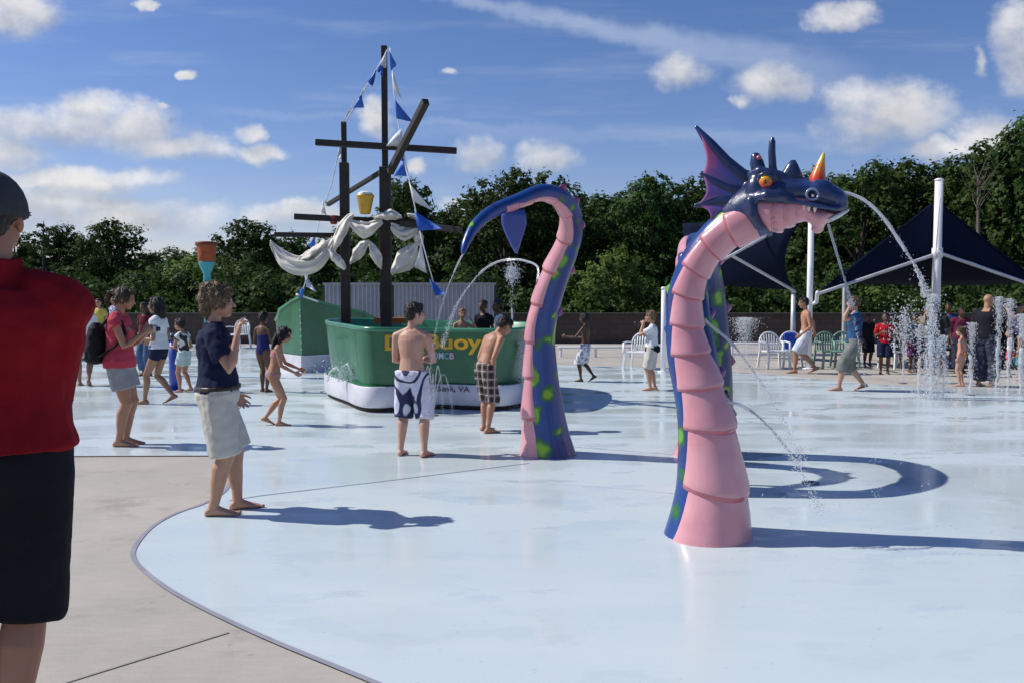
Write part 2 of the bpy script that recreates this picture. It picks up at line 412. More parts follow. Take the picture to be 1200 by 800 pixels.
def shirt_soup(g, hem=.10, sleeve=.55, inf=.010, collar=False, flare=.0, top=.97, strap=False, sl_r=.040):
    s = Soup(); p = g['p']; T = g['T']
    def ab(sv):
        for i in range(len(T) - 1):
            if T[i][0] <= sv <= T[i + 1][0]:
                k = (sv - T[i][0]) / (T[i + 1][0] - T[i][0]); return T[i][1] + (T[i + 1][1] - T[i][1]) * k, T[i][2] + (T[i + 1][2] - T[i][2]) * k
        return T[-1][1:]
    ss_ = list(np.linspace(hem, top, 9)); rg = []
    for sv in ss_:
        a, b = ab(sv); k = max(0, 1 - (sv - hem) / .5); a = max(a, .083 * (1 - (sv > .5))); b = max(b, .058 * (1 - (sv > .5)))
        rg.append(g['ring'](sv, a, b, inf + flare * k))
    s.loft(rg, 18)
    d, r, f = g['fr'](.9)
    if p.get('bust'):
        d7, r7, f7 = g['fr'](.68); s.ell(g['sp'](.67) + f7 * .046, (.078, .03 * p['bust'] + .018, .040), Matrix((r7, f7, d7)).transposed())
    for sd, sg in (('L', -1), ('R', 1)):
        S, E, Wr = g['S' + sd], g['E' + sd], g['W' + sd]
        s.tube([g['sp'](1.0) + r * sg * .022, lerp(g['sp'](1.0), S, .5) + d * .008, S], [.024, .028 + inf * .7, .028 + inf], 10)
        if sleeve:
            pts = polyline([S, E, Wr], sleeve); k = p.get('limb', 1) * (.92 if p.get('fem') else 1)
            fine = [S]
            for i in range(len(pts) - 1): fine += [lerp(pts[i], pts[i + 1], .5), pts[i + 1]]
            s.tube(fine, [(sl_r + .002 * min(i, 2)) * k - (.004 * k * max(0, i - 3)) for i in range(len(fine))], 12, round_=False)
    if collar:
        rg = []
        nq = p.get('neck', .030) * 1.22 + .010
        for dz, a in ((-.022, nq * 1.35), (-.008, nq * 1.12), (.010, nq), (.026 * float(collar), nq * .98)):
            rg.append((g['sp'](1.0) + d * (dz - .004) + f * .004, r * a, f * a))
        s.loft(rg, 14)
    return s
def shorts_soup(g, top=.16, leg=.8, inf=.010, flare=.012):
    s = Soup(); T = g['T']; rg = []
    for sv, a, b in [t for t in T if t[0] <= .1] + [(top, .086, .064)]: rg.append(g['ring'](sv, a, b, (inf if sv < top else inf * .55) if sv > -.1 else inf * .5))
    s.loft(rg, 18); w = g['p'].get('w', 1.0) ** .5 * g['p'].get('limb', 1)
    for sd in 'LR':
        H, K, A = g['H' + sd], g['K' + sd], g['A' + sd]; pts = polyline([H, K, A], leg); fine = [H + V((0, 0, .055)), pts[0]]
        for i in range(len(pts) - 1): fine += [lerp(pts[i], pts[i + 1], .35), lerp(pts[i], pts[i + 1], .7), pts[i + 1]]
        fine.append(fine[-1] + (fine[-1] - fine[-2]).normalized() * .004); n = len(fine); s.tube(fine, [.058 * w + inf * .75] + [.060 * w + inf * .7 - .012 * w * ((i - 1) / (n - 2)) + flare * ((i - 1) / (n - 2)) - (.010 if i == n - 1 else 0) for i in range(1, n)], 14, round_=False)
    return s
def band_soup(g, s0, s1, inf=.004):
    s = Soup(); rg = []
    T = g['T']
    def ab(sv):
        for i in range(len(T) - 1):
            if T[i][0] <= sv <= T[i + 1][0]:
                k = (sv - T[i][0]) / (T[i + 1][0] - T[i][0]); return T[i][1] + (T[i + 1][1] - T[i][1]) * k, T[i][2] + (T[i + 1][2] - T[i][2]) * k
        return T[-1][1:]
    for sv in np.linspace(s0, s1, 5): rg.append(g['ring'](sv, *ab(sv), inf))
    s.loft(rg, 18); return s
def strands(o, g, h, n, L):
    """locks of hair combed from the crown over the hair mass"""
    me = o.data; m = len(me.vertices); co = np.empty(m * 3, 'f'); me.vertices.foreach_get('co', co); co = co.reshape(-1, 3); no = np.empty(m * 3, 'f'); me.vertex_normals.foreach_get('vector', no); no = no.reshape(-1, 3)
    c = np.array(g['hc'] + g['HM'] @ V((0, -.15, .62)) * g['hh']) * h; i = rng.integers(0, m, n); P, Nn = co[i], no[i]
    d = P - c; d[:, 2] -= .03; d += rng.normal(size=(n, 3)) * .025; d -= Nn * (d * Nn).sum(1, keepdims=True); d /= np.linalg.norm(d, axis=1, keepdims=True) + 1e-9
    s_ = np.cross(Nn, d) * rng.uniform(.002, .0045, n)[:, None]; l = (L * rng.uniform(.5, 1.3, n))[:, None]
    A, B = P + s_ - Nn * .002, P - s_ - Nn * .002; M1 = P + d * l * .55 + Nn * rng.uniform(.003, .009, n)[:, None]; T = P + d * l + Nn * rng.uniform(-.003, .008, n)[:, None]
    vs = np.stack([A, B, M1 + s_ * .7, M1 - s_ * .7, T], 1).reshape(-1, 3); bm = bmesh.new(); bm.from_mesh(me); bv = [bm.verts.new(v) for v in vs.tolist()]
    for q in range(n):
        b = q * 5; bm.faces.new((bv[b], bv[b + 1], bv[b + 3], bv[b + 2])); bm.faces.new((bv[b + 2], bv[b + 3], bv[b + 4]))
    bm.to_mesh(me); bm.free(); me.update()
PEOPLE = {}
def person(key, loc, rz, h, pose, sk, label, hair=('short', 'dark', (.03, .02, .015)), wear=(), vox=.006, cap=None, group='people around the splash pad'):
    h *= .945; root = empty('person', loc, R(rz), label, 'person', group); g = figure(pose); g['h'] = h; g['root'] = root; PEOPLE[key] = g
    b = fused(body_soup(g).scale(h), 'body', skin(*sk), root, vox, 5, fac=.45); paint_face(b, g, h)
    if hair:
        ho = fused(hair_soup(g, hair[0]).scale(h), 'hair', hairmat(hair[1], hair[2]), root, max(vox, .006), 2, .012 if hair[0] == 'bob' else .008, 30, stretch=(1, 1, .6))
        if vox < .0085 and not cap: strands(ho, g, h, 1500 if hair[0] == 'bob' else 800, .030 if hair[0] in ('short', 'bob') else .05)
    if cap: fused(cap_soup(g).scale(h), 'cap', cap, root, vox, 2)
    for kind, m, kw in wear:
        kw = dict(kw); fold = kw.pop('fold', .007); nm = kw.pop('name', kind); kw_v = kw.pop('vox', None); fs = kw.pop('fs', 11)
        S = {'shirt': shirt_soup, 'shorts': shorts_soup, 'band': band_soup}[kind](g, **kw).scale(h)
        fused(S, nm, m, root, kw_v or max(vox, .007), 6 if kw_v else 3, fold, fs)
    return g
def gpt(key, name):
    """a joint of a built person, in the world"""
    g = PEOPLE[key]; bpy.context.view_layer.update(); return g['root'].matrix_world @ (g[name] * g['h'])
# ------------------------------------------------------------------ sun, sky, clouds
SUN_EL = 45.5; sun_to = V((-1, .13, math.tan(R(SUN_EL)))).normalized()
sd = bpy.data.lights.new('sun', 'SUN'); sd.energy = 4.2; sd.angle = R(.53); sd.color = (1, .95, .87)
so = bpy.data.objects.new('sun', sd); COL.objects.link(so); so.rotation_euler = (-sun_to).to_track_quat('-Z', 'Y').to_euler(); so.location = (-20, 5, 30)
scene.view_settings.view_transform = 'Standard'; scene.view_settings.look = 'None'; scene.view_settings.exposure = EXPO = .22; scene.view_settings.gamma = 1
scene.cycles.use_denoising = True; scene.cycles.max_bounces = 8; scene.cycles.transparent_max_bounces = 8
scene.cycles.caustics_reflective = False; scene.cycles.caustics_refractive = False; scene.cycles.sample_clamp_indirect = 6
wd = bpy.data.worlds.new('World'); scene.world = wd; wd.use_nodes = True; nt = wd.node_tree; k = N(nt); bg = nt.nodes['Background']
sky = nt.nodes.new('ShaderNodeTexSky'); sky.sky_type = 'NISHITA'; sky.sun_disc = False; sky.sun_elevation = R(SUN_EL)
sky.sun_rotation = math.atan2(sun_to.x, sun_to.y); sky.altitude = 100; sky.air_density = 1.0; sky.dust_density = .25; sky.ozone_density = 3.5
gen = k.coord('Generated'); sx = nt.nodes.new('ShaderNodeSeparateXYZ'); k.put(sx.inputs[0], gen)
X_, Y_, Z_ = sx.outputs
yy = k.math('MAXIMUM', Y_, .02); u0_ = k.math('DIVIDE', X_, yy); v0_ = k.math('DIVIDE', Z_, yy)
cw = nt.nodes.new('ShaderNodeCombineXYZ'); k.put(cw.inputs[0], u0_); k.put(cw.inputs[1], v0_)
sw_ = nt.nodes.new('ShaderNodeSeparateColor'); k.put(sw_.inputs[0], k.noise(cw.outputs[0], 17, 5, .6, 1))
u = k.math('ADD', u0_, k.math('MULTIPLY', k.math('SUBTRACT', sw_.outputs[0], .5), .055)); v = k.math('ADD', v0_, k.math('MULTIPLY', k.math('SUBTRACT', sw_.outputs[1], .5), .034))
cmb = nt.nodes.new('ShaderNodeCombineXYZ'); k.put(cmb.inputs[0], u0_); k.put(cmb.inputs[1], k.math('MULTIPLY', v0_, 1.35))
def uv(px, py): d = ray(px, py); return d.x / d.y, d.z / d.y
CL = [(60, 150, 105, 30), (150, 150, 75, 34), (105, 128, 50, 24), (215, 172, 75, 17), (300, 178, 36, 13), (292, 155, 24, 14), (10, 180, 60, 26),
      (95, 212, 140, 18), (40, 245, 140, 34), (150, 255, 120, 28), (25, 12, 52, 34), (226, 90, 13, 7), (192, 124, 9, 5), (168, 8, 12, 8),
      (562, 180, 32, 26), (640, 184, 42, 25), (436, 140, 20, 26), (525, 82, 11, 5), (352, 252, 66, 18), (808, 86, 44, 23), (898, 98, 54, 28), (868, 118, 22, 9),
      (1045, 130, 86, 42), (1010, 152, 56, 30), (990, 18, 40, 17), (1190, 55, 30, 62), (1147, 75, 12, 26), (1160, 160, 40, 36), (486, 195, 15, 13), (545, 240, 40, 14), (1100, 175, 70, 16)]
def field(dx=0.0, dy=0.0):
    f = None
    for px, py, a, b in CL:
        u0, v0 = uv(px, py); a *= .90 / 1000.; b *= .88 / 1000.
        du = k.math('DIVIDE', k.math('SUBTRACT', u, u0 + dx), a); dv = k.math('DIVIDE', k.math('SUBTRACT', v, v0 + dy), b)
        d2 = k.math('ADD', k.math('MULTIPLY', du, du), k.math('MULTIPLY', dv, dv))
        s_ = k.math('SUBTRACT', 1.0, k.math('MULTIPLY', d2, .62))
        f = s_ if f is None else k.math('SMOOTH_MAX', f, s_, .25)
    return k.math('MAXIMUM', f, -1.6)
n1 = k.noise(cmb.outputs[0], 10, 8, .54); n2 = k.noise(cmb.outputs[0], 3.2, 4, .6)
f0 = field(); f1 = field(.010, -.017); n3 = k.noise(cmb.outputs[0], 34, 5, .6)
den = k.math('ADD', k.math('MULTIPLY', f0, .80), k.math('MULTIPLY', k.math('ADD', k.math('MULTIPLY', k.math('SUBTRACT', n1, .5), 1.6), k.math('MULTIPLY', k.math('SUBTRACT', n3, .5), .55)), 1.0))
cov = k.math('MULTIPLY', k.ss(den, -.02, .92), .91)
# shading of the cloud bodies: the density a little towards the sun (up and left) decides how much light reaches a point
vs_ = nt.nodes.new('ShaderNodeVectorMath'); vs_.operation = 'ADD'; k.put(vs_.inputs[0], cmb.outputs[0]); vs_.inputs[1].default_value = (-.018, .022, 0)
n1s = k.noise(vs_.outputs[0], 11, 5, .6)
lit = k.math('ADD', k.math('MULTIPLY', k.ss(k.math('SUBTRACT', n1, n1s), -.16, .16), .45), k.math('MULTIPLY', k.ss(k.math('SUBTRACT', f0, f1), -.55, .65), .55))
core = k.ss(den, .35, 1.1)
shade = k.math('SUBTRACT', k.math('ADD', .72, k.math('MULTIPLY', lit, .22)), k.math('MULTIPLY', core, .10))
# contrail and thin cirrus
def streak(x0, y0, x1, y1, w0, w1, amp):
    a = uv(x0, y0); b = uv(x1, y1); L = math.hypot(b[0] - a[0], b[1] - a[1]); ux, uy = (b[0] - a[0]) / L, (b[1] - a[1]) / L
    pu, pv = k.math('SUBTRACT', u, a[0]), k.math('SUBTRACT', v, a[1])
    t = k.math('DIVIDE', k.math('ADD', k.math('MULTIPLY', pu, ux), k.math('MULTIPLY', pv, uy)), L)
    q = k.math('ADD', k.math('MULTIPLY', pu, -uy), k.math('MULTIPLY', pv, ux))
    q = k.math('ADD', q, k.math('MULTIPLY', k.math('SUBTRACT', n2, .5), .03))
    w = k.math('ADD', w0 / 1000., k.math('MULTIPLY', t, (w1 - w0) / 1000.))
    r_ = k.math('DIVIDE', q, k.math('MAXIMUM', w, .002))
    g_ = k.math('SUBTRACT', 1.0, k.ss(k.math('ABSOLUTE', r_), .1, 1.0))
    fade = k.math('MULTIPLY', k.ss(t, -.3, .02), k.math('SUBTRACT', 1.0, k.ss(t, .65, 1.15)))
    return k.math('MULTIPLY', k.math('MULTIPLY', g_, fade), k.math('MULTIPLY', amp, k.math('ADD', .45, n1)))
cir = k.math('ADD', streak(540, 0, 1010, 92, 12, 30, .32), streak(300, 128, 620, 150, 8, 5, .10))
cir = k.math('ADD', cir, streak(560, 152, 1000, 165, 14, 10, .10))
cs = nt.nodes.new('ShaderNodeMapping'); k.put(cs.inputs[0], cmb.outputs[0]); cs.inputs[3].default_value = (2.2, 14, 1)
veil = k.math('MULTIPLY', k.ss(k.noise(cs.outputs[0], 1.6, 6, .6), .48, .85), .20)
cir = k.math('ADD', cir, veil)
front = k.ss(Y_, .05, .2)
skyc = sky.outputs[0]
hs = nt.nodes.new('ShaderNodeHueSaturation'); hs.inputs['Saturation'].default_value = 1.18; k.put(hs.inputs['Color'], skyc); skyc = hs.outputs[0]
tm = nt.nodes.new('ShaderNodeVectorMath'); tm.operation = 'MULTIPLY'; k.put(tm.inputs[0], skyc); tm.inputs[1].default_value = (1.10, .925, 1.06); skyc = tm.outputs[0]
SKY_S = .088
wc = 1 / SKY_S
tint = k.mix(lit, (0.46 * wc, .50 * wc, .59 * wc, 1), (.88 * wc, .86 * wc, .84 * wc, 1))
vm = nt.nodes.new('ShaderNodeVectorMath'); vm.operation = 'SCALE'; k.put(vm.inputs[0], tint); k.put(vm.inputs[3], shade)
c1 = k.mix(k.math('MULTIPLY', cir, front), skyc, (.62 * wc, .68 * wc, .78 * wc, 1))
c2 = k.mix(k.math('MULTIPLY', cov, front), c1, vm.outputs[0])
k.put(bg.inputs[0], c2); bg.inputs[1].default_value = SKY_S

# ------------------------------------------------------------------ ground, pavement, splash pad
def sheet(name, pts, z, m, kind='structure'):
    me = bpy.data.meshes.new(name); me.from_pydata([(p[0], p[1], z) for p in pts], [], [tuple(range(len(pts)))]); me.update()
    bm = bmesh.new(); bm.from_mesh(me); bmesh.ops.recalc_face_normals(bm, faces=bm.faces)
    if bm.faces[:][0].normal.z < 0: bmesh.ops.reverse_faces(bm, faces=bm.faces)
    bmesh.ops.triangulate(bm, faces=bm.faces[:]); bm.to_mesh(me); bm.free()
    return tag(link(name, me, m), kind=kind)
grass_m = mat('ground_grass', (.035, .06, .018), (.06, .07, .03), 1.2, .95, .6, 30)
sheet('ground', [(-1500, -300), (1500, -300), (1500, 3000), (-1500, 3000)], 0, grass_m)
def concrete():
    m, nt, b = newmat('concrete'); k = N(nt); oc = k.coord()
    big = k.ss(k.noise(oc, .9, 5, .65), .35, .68); st = k.noise(k.coord('Object', (1, 5, 1)), 3.5, 5, .6); fine = k.noise(oc, 130, 3, .7)
    c = k.mix(big, (.45, .415, .365, 1), (.375, .35, .31, 1)); c = k.mix(k.math('MULTIPLY', k.ss(st, .45, .75), .45), c, (.45, .42, .38, 1))
    c = k.mix(k.math('MULTIPLY', k.ss(fine, .52, .72), .35), c, (.20, .19, .175, 1))
    sp = k.noise(oc, 9, 2, .5); c = k.mix(k.math('MULTIPLY', k.ss(sp, .70, .76), .45), c, (.17, .16, .15, 1)); stn = k.noise(k.coord('Object', (1, 1.7, 1)), 1.3, 7, .68); c = k.mix(k.math('MULTIPLY', k.ss(stn, .55, .66), .42), c, (.22, .205, .185, 1)); brm_ = k.noise(k.coord('Object', (2, 60, 1)), 2.2, 3, .6); c = k.mix(k.math('MULTIPLY', k.ss(brm_, .45, .7), .22), c, (.23, .215, .195, 1))
    k.put(b.inputs['Base Color'], c); b.inputs['Roughness'].default_value = .82; b.inputs['Specular IOR Level'].default_value = .3
    k.put(b.inputs['Normal'], k.bump(k.math('ADD', fine, k.math('MULTIPLY', st, .6)), .22, .004)); return m
sheet('pavement', [(-26, -4), (26, -4), (26, 27), (-26, 27)], .05, concrete())
PZ = .05
def gp(px, py): p = G(px, py, PZ); return (p.x, p.y)
def catmull(P, n=10):
    out = []
    for i in range(len(P) - 1):
        p0, p1, p2, p3 = P[max(i - 1, 0)], P[i], P[i + 1], P[min(i + 2, len(P) - 1)]
        for j in range(n):
            t = j / n
            out.append(tuple(.5 * (2 * p1[a] + (p2[a] - p0[a]) * t + (2 * p0[a] - 5 * p1[a] + 4 * p2[a] - p3[a]) * t * t + (3 * p1[a] - p0[a] - 3 * p2[a] + p3[a]) * t ** 3) for a in range(2)))
    return out + [tuple(P[-1])]
edge1 = catmull([gp(*p) for p in ((1150, 1260), (860, 1000), (640, 885), (435, 799), (325, 754), (255, 722), (204, 695), (172, 672), (157, 655), (159, 640), (178, 618), (206, 602), (240, 590), (262, 577), (273, 560), (279, 545), (281, 534))], 10)
edge2 = [gp(236, 534), gp(75, 534.5), gp(-260, 536)]
far = catmull([gp(*p) for p in ((-420, 415), (0, 408), (300, 405), (420, 413), (600, 426), (760, 430), (880, 437), (960, 444), (1060, 452), (1200, 456), (1500, 458))], 6)
outline = edge1 + edge2 + far + [(16, 10), (16, -1.2)]
def pad_mat():
    m, nt, b = newmat('painted_pad'); k = N(nt); oc = k.coord()
    n_ = k.noise(oc, .55, 5, .6); st = k.noise(k.coord('Object', (.35, 2.4, 1)), 1.1, 5, .62); fine = k.noise(oc, 45, 3)
    c = k.mix(k.ss(n_, .35, .65), (.535, .612, .628, 1), (.515, .598, .62, 1))
    c = k.mix(k.math('MULTIPLY', k.ss(st, .48, .72), .55), c, (.585, .635, .64, 1))
    mk = k.noise(k.coord('Object', (1, 2.2, 1)), 2.3, 6, .7); c = k.mix(k.math('MULTIPLY', k.ss(mk, .62, .74), .25), c, (.30, .37, .45, 1))
    scuff = k.noise(oc, 26, 2, .4); c = k.mix(k.math('MULTIPLY', k.ss(scuff, .73, .78), .35), c, (.30, .35, .40, 1))
    pd = k.ss(k.noise(k.coord('Object', (.7, 1.5, 1)), 1.7, 6, .62), .545, .60); c = k.mix(k.math('MULTIPLY', pd, .13), c, (.34, .435, .50, 1)); k.put(b.inputs['Base Color'], c)
    wet = k.ss(k.noise(k.coord('Object', (.55, 1.4, 1)), .8, 4, .55), .38, .60)
    r_ = k.math('ADD', .11, k.math('MULTIPLY', wet, .26)); pud0 = k.ss(k.noise(k.coord('Object', (.7, 1.5, 1)), 1.7, 6, .62), .55, .61); r_ = k.math('MULTIPLY', r_, k.math('SUBTRACT', 1.0, k.math('MULTIPLY', pud0, .75))); k.put(b.inputs['Roughness'], r_)
    b.inputs['IOR'].default_value = 1.36; b.inputs['Specular IOR Level'].default_value = .5
    pud = k.ss(k.noise(k.coord('Object', (.7, 1.5, 1)), 1.7, 6, .62), .54, .60)
    rip = k.noise(k.coord('Object', (1, 1.6, 1)), 7, 4, .6)
    k.put(b.inputs['Normal'], k.bump(k.math('ADD', rip, k.math('MULTIPLY', fine, .12)), .10, .012)); return m
padm = pad_mat(); sheet('splash_pad', outline, PZ + .004, padm)
def strip(name, P, w, z, m):
    vs, fs = [], []
    for i, p in enumerate(P):
        a, b = P[max(i - 1, 0)], P[min(i + 1, len(P) - 1)]; t = V((b[0] - a[0], b[1] - a[1], 0)).normalized(); n_ = V((-t.y, t.x, 0)) * w / 2
        vs += [(p[0] + n_.x, p[1] + n_.y, z), (p[0] - n_.x, p[1] - n_.y, z)]
    for i in range(len(P) - 1): fs.append((2 * i, 2 * i + 1, 2 * i + 3, 2 * i + 2))
    me = bpy.data.meshes.new(name); me.from_pydata(vs, [], fs); me.update(); return tag(link(name, me, m), kind='structure')
edge_m = mat('pad_edge', (.29, .29, .34), (.24, .24, .29), 4, .7)
strip('pad_edge_line', edge1[:-3], .028, PZ + .008, edge_m)
strip('pad_edge_line', [gp(279, 534.4), gp(236, 534.2), gp(75, 534.7), gp(-260, 536)], .03, PZ + .008, mat('pad_edge_beige', (.33, .29, .25), rough=.8))
joint_m = mat('joint', (.28, .265, .24), (.34, .32, .29), 12, .9)
strip('pavement_joint', [gp(-40, 836), gp(255, 745), gp(268, 741)], .012, PZ + .004, joint_m)
strip('pad_joint', [gp(268, 587), gp(306, 581), gp(450, 564), gp(620, 543)], .016, PZ + .008, mat('joint_blue', (.24, .31, .37), (.30, .37, .44), 3, .8))

# ------------------------------------------------------------------ foliage
def leaf_mat(name, a, b_, c_):
    m, nt, b = newmat(name); k = N(nt); oi = nt.nodes.new('ShaderNodeObjectInfo'); oc = k.coord()
    geo = nt.nodes.new('ShaderNodeNewGeometry')
    c = k.mix(geo.outputs['Random Per Island'], c4(a), c4(b_)); c = k.mix(k.math('MULTIPLY', k.ss(k.noise(oc, .55, 3), .45, .7), .6), c, c4(c_))
    hs = nt.nodes.new('ShaderNodeHueSaturation'); k.put(hs.inputs['Color'], c)
    k.put(hs.inputs['Hue'], k.math('ADD', .485, k.math('MULTIPLY', oi.outputs['Random'], .03))); k.put(hs.inputs['Value'], k.math('ADD', .75, k.math('MULTIPLY', oi.outputs['Random'], .5)))
    k.put(b.inputs['Base Color'], hs.outputs[0]); b.inputs['Roughness'].default_value = .6; b.inputs['Specular IOR Level'].default_value = .12
    tr = nt.nodes.new('ShaderNodeBsdfTranslucent'); k.put(tr.inputs[0], hs.outputs[0]); mx = nt.nodes.new('ShaderNodeMixShader'); mx.inputs[0].default_value = .34
    out = nt.nodes['Material Output']; nt.links.new(b.outputs[0], mx.inputs[1]); nt.links.new(tr.outputs[0], mx.inputs[2]); nt.links.new(mx.outputs[0], out.inputs[0]); return m
LEAF = leaf_mat('leaf_dark', (.038, .070, .018), (.068, .114, .028), (.024, .047, .014))
LEAF2 = leaf_mat('leaf_light', (.11, .185, .038), (.16, .25, .06), (.07, .125, .028))
BARK = mat('bark', (.06, .048, .036), (.035, .028, .022), 8, .95, .8, 20)
def leafmesh(name, C, Nn, size, m):
    n = len(C); Nn = Nn / (np.linalg.norm(Nn, axis=1, keepdims=True) + 1e-9)
    r_ = rng.normal(size=(n, 3)); t = np.cross(Nn, r_); t /= np.linalg.norm(t, axis=1, keepdims=True) + 1e-9; b = np.cross(Nn, t)
    s_ = (size * rng.uniform(.6, 1.35, n))[:, None]; a_ = s_ * rng.uniform(.45, .8, n)[:, None]
    vs = np.stack([C - t * s_, C + b * a_ + Nn * a_ * .25, C + t * s_ - Nn * a_ * .2, C - b * a_ + Nn * a_ * .25], 1).reshape(-1, 3)
    me = bpy.data.meshes.new(name); me.vertices.add(n * 4); me.vertices.foreach_set('co', vs.ravel().astype('f'))
    me.loops.add(n * 4); me.loops.foreach_set('vertex_index', np.arange(n * 4, dtype='i')); me.polygons.add(n)
    me.polygons.foreach_set('loop_start', np.arange(0, n * 4, 4, dtype='i')); me.update(calc_edges=True); me.materials.append(m); return me
def cloud_pts(lobes, per, up=.25):
    C, Q = [], []
    tot = sum(l[1] ** 2 for l in lobes)
    for c, r in lobes:
        m = max(8, int(per * r * r / tot)); d = rng.normal(size=(m, 3)); d /= np.linalg.norm(d, axis=1, keepdims=True)
        rr = r * np.where(rng.random(m) < .08, rng.uniform(1.0, 1.32, m), rng.uniform(.62, 1.04, m))
        # clumps: knots of leaves with gaps between
        kn = rng.normal(size=(14, 3)); kn /= np.linalg.norm(kn, axis=1, keepdims=True); j = np.argmax(d @ kn.T, axis=1); d = d + kn[j] * .55; d /= np.linalg.norm(d, axis=1, keepdims=True)
        C.append(np.array(c) + d * rr[:, None] * np.array([1, 1, .88])); Q.append(d + rng.normal(size=(m, 3)) * .36 + np.array([0, 0, up]))
    return np.concatenate(C), np.concatenate(Q)
def tree_proto(seed, H, wid, n=15, per=11000, leaf=.115, m=None, base=.22):
    rnd = random.Random(seed); lobes = []
    for i in range(n):
        z = base + (1 - base) * ((i + .5) / n) ** .85; prof = math.sin(math.pi * min(1, max(.06, (z - base * .55) / (1.03 - base * .55))) ** .8) ** .7
        a = i * 2.4 + rnd.uniform(-.5, .5); rr = wid * prof * rnd.uniform(.35, .95); lr = rnd.uniform(.13, .20) * H * (1.1 - .38 * z)
        lobes.append(((math.cos(a) * rr, math.sin(a) * rr, z * H - lr * .6), lr))
    C, Q = cloud_pts(lobes, per); crown = leafmesh('crown', C, Q, leaf, m or LEAF)
    s = Soup(); s.tube([(0, 0, -.1), (.03 * H * .2, 0, H * .25), (0, .03, H * .55), (.05, 0, H * .85)], [.030 * H, .022 * H, .014 * H, .004 * H], 9)
    for c, r in lobes[::2]:
        z0 = max(.15 * H, c[2] * .55); s.tube([(0, 0, z0), (c[0] * .5, c[1] * .5, z0 + (c[2] - z0) * .6), c], [.011 * H, .007 * H, .003 * H], 6)
    tr = s.mesh('trunk', True); tr.materials.append(BARK); return crown, tr
PROT = [tree_proto(3, 8, 2.5, 16), tree_proto(11, 8, 3.0, 18), tree_proto(23, 8, 2.1, 15), tree_proto(31, 8, 2.8, 20)]
def place_tree(px, top, Y, label, pi, wx=1.0, rz=0.0, group='trees beyond the brown wall', crown=None):
    p = W(px, 345, Y); H = W(px, top, Y).z; t = empty('broadleaf_tree', (p.x, Y, 0), rz, label, 'tree', group)
    s_ = H / 8.0; t.scale = (s_ * wx, s_ * wx, s_)
    cr, tr = PROT[pi]; link('crown', cr, None, t); link('trunk', tr, None, t); return t
TREES = [(18, 268, 44, 'dark round tree whose top shows beside the grey cap of the man in red', 1, 1.1),
 (72, 264, 46, 'dark tree between the red-shirted man and the backpack woman, sparse at its top', 0, 1.0),
 (132, 257, 44, 'tall dark dome-shaped tree directly behind the woman with the backpack', 3, 1.0),
 (178, 296, 50, 'low dark tree in the dip of the treeline, behind the woman in white', 2, 1.2),
 (212, 290, 41, 'mid green tree beside the orange bucket pole', 1, 1.0),
 (292, 256, 43, 'broad dark tree rising just past the orange bucket', 3, 1.0),
 (345, 272, 46, 'dark tree behind the hanging white sail at the end of the lower yard', 0, 1.0),
 (398, 268, 48, 'dark tree directly behind the foremast of the ship', 2, 1.3),
 (478, 208, 44, 'tall dark tree behind the mainmast and the pennants', 3, .86),
 (530, 242, 48, 'slim dark tree in the gap between the pennants and the blue tail', 2, .9),
 (592, 196, 43, 'tall full tree framed by the curl of the tail', 1, .86),
 (645, 204, 45, 'dense tree just above the bend of the tail', 0, .9),
 (706, 228, 47, 'dark tree right of the tail with the light bush below it', 2, 1.1),
 (762, 203, 44, 'tall tree midway between the tail and the serpent neck', 3, .85),
 (815, 206, 46, 'dark tree behind the ear fin of the serpent', 1, .8),
 (880, 215, 48, 'dark tree hidden mostly behind the serpent head', 0, 1.0),
 (950, 200, 46, 'dark tree directly behind the orange horn', 2, 1.1),
 (1008, 188, 42, 'dark tree behind the arc of water from the nostril', 1, .85),
 (1058, 186, 44, 'dense tree standing over the shade tent, short of its mast', 3, .82),
 (1112, 184, 43, 'tall tree behind the white mast of the shade tent', 0, .95),
 (1160, 160, 40, 'big tree stepping up toward the tallest one past the mast', 1, .85),
 (1215, 122, 38, 'tallest tree of the treeline, cut by the edge of the view', 3, .78)]
TREES += [(104, 284, 52, 'lower tree filling the gap behind the backpack woman', 1, 1.2), (250, 286, 53, 'lower tree in the gap just beyond the orange bucket', 0, 1.3), (322, 280, 54, 'lower dark tree between the orange bucket and the hanging sail', 3, 1.2), (435, 252, 54, 'dark tree between the two masts', 1, 1.1), (505, 246, 54, 'tree filling the gap beside the big blue pennant', 0, 1.2), (562, 226, 54, 'tree behind the drooping tip of the tail', 3, 1.1), (620, 222, 55, 'tree seen through the curl of the tail, behind the fluke', 0, 1.2), (676, 226, 54, 'tree filling the gap right of the tail bend', 1, 1.1), (735, 224, 55, 'tree filling the gap above the light green bush', 0, 1.2), (790, 222, 54, 'tree filling the gap left of the ear fin', 1, 1.1), (850, 222, 54, 'tree behind the back of the serpent head', 3, 1.2), (915, 212, 54, 'tree behind the serpent eye and crest', 0, 1.2), (980, 205, 53, 'tree filling the gap right of the serpent snout', 3, 1.1), (1032, 200, 52, 'tree filling the gap above the falling water arc', 0, 1.1), (1086, 202, 53, 'tree hidden behind the top of the tent mast', 1, 1.1), (1138, 186, 50, 'tree filling the gap behind the leafless treetop', 3, 1.1), (1185, 160, 46, 'tree filling the gap beside the tallest tree', 0, 1.1)]
for i, t in enumerate(TREES): place_tree(t[0], t[1], t[2], t[3], t[4], t[5] * 1.12, i * 1.7)
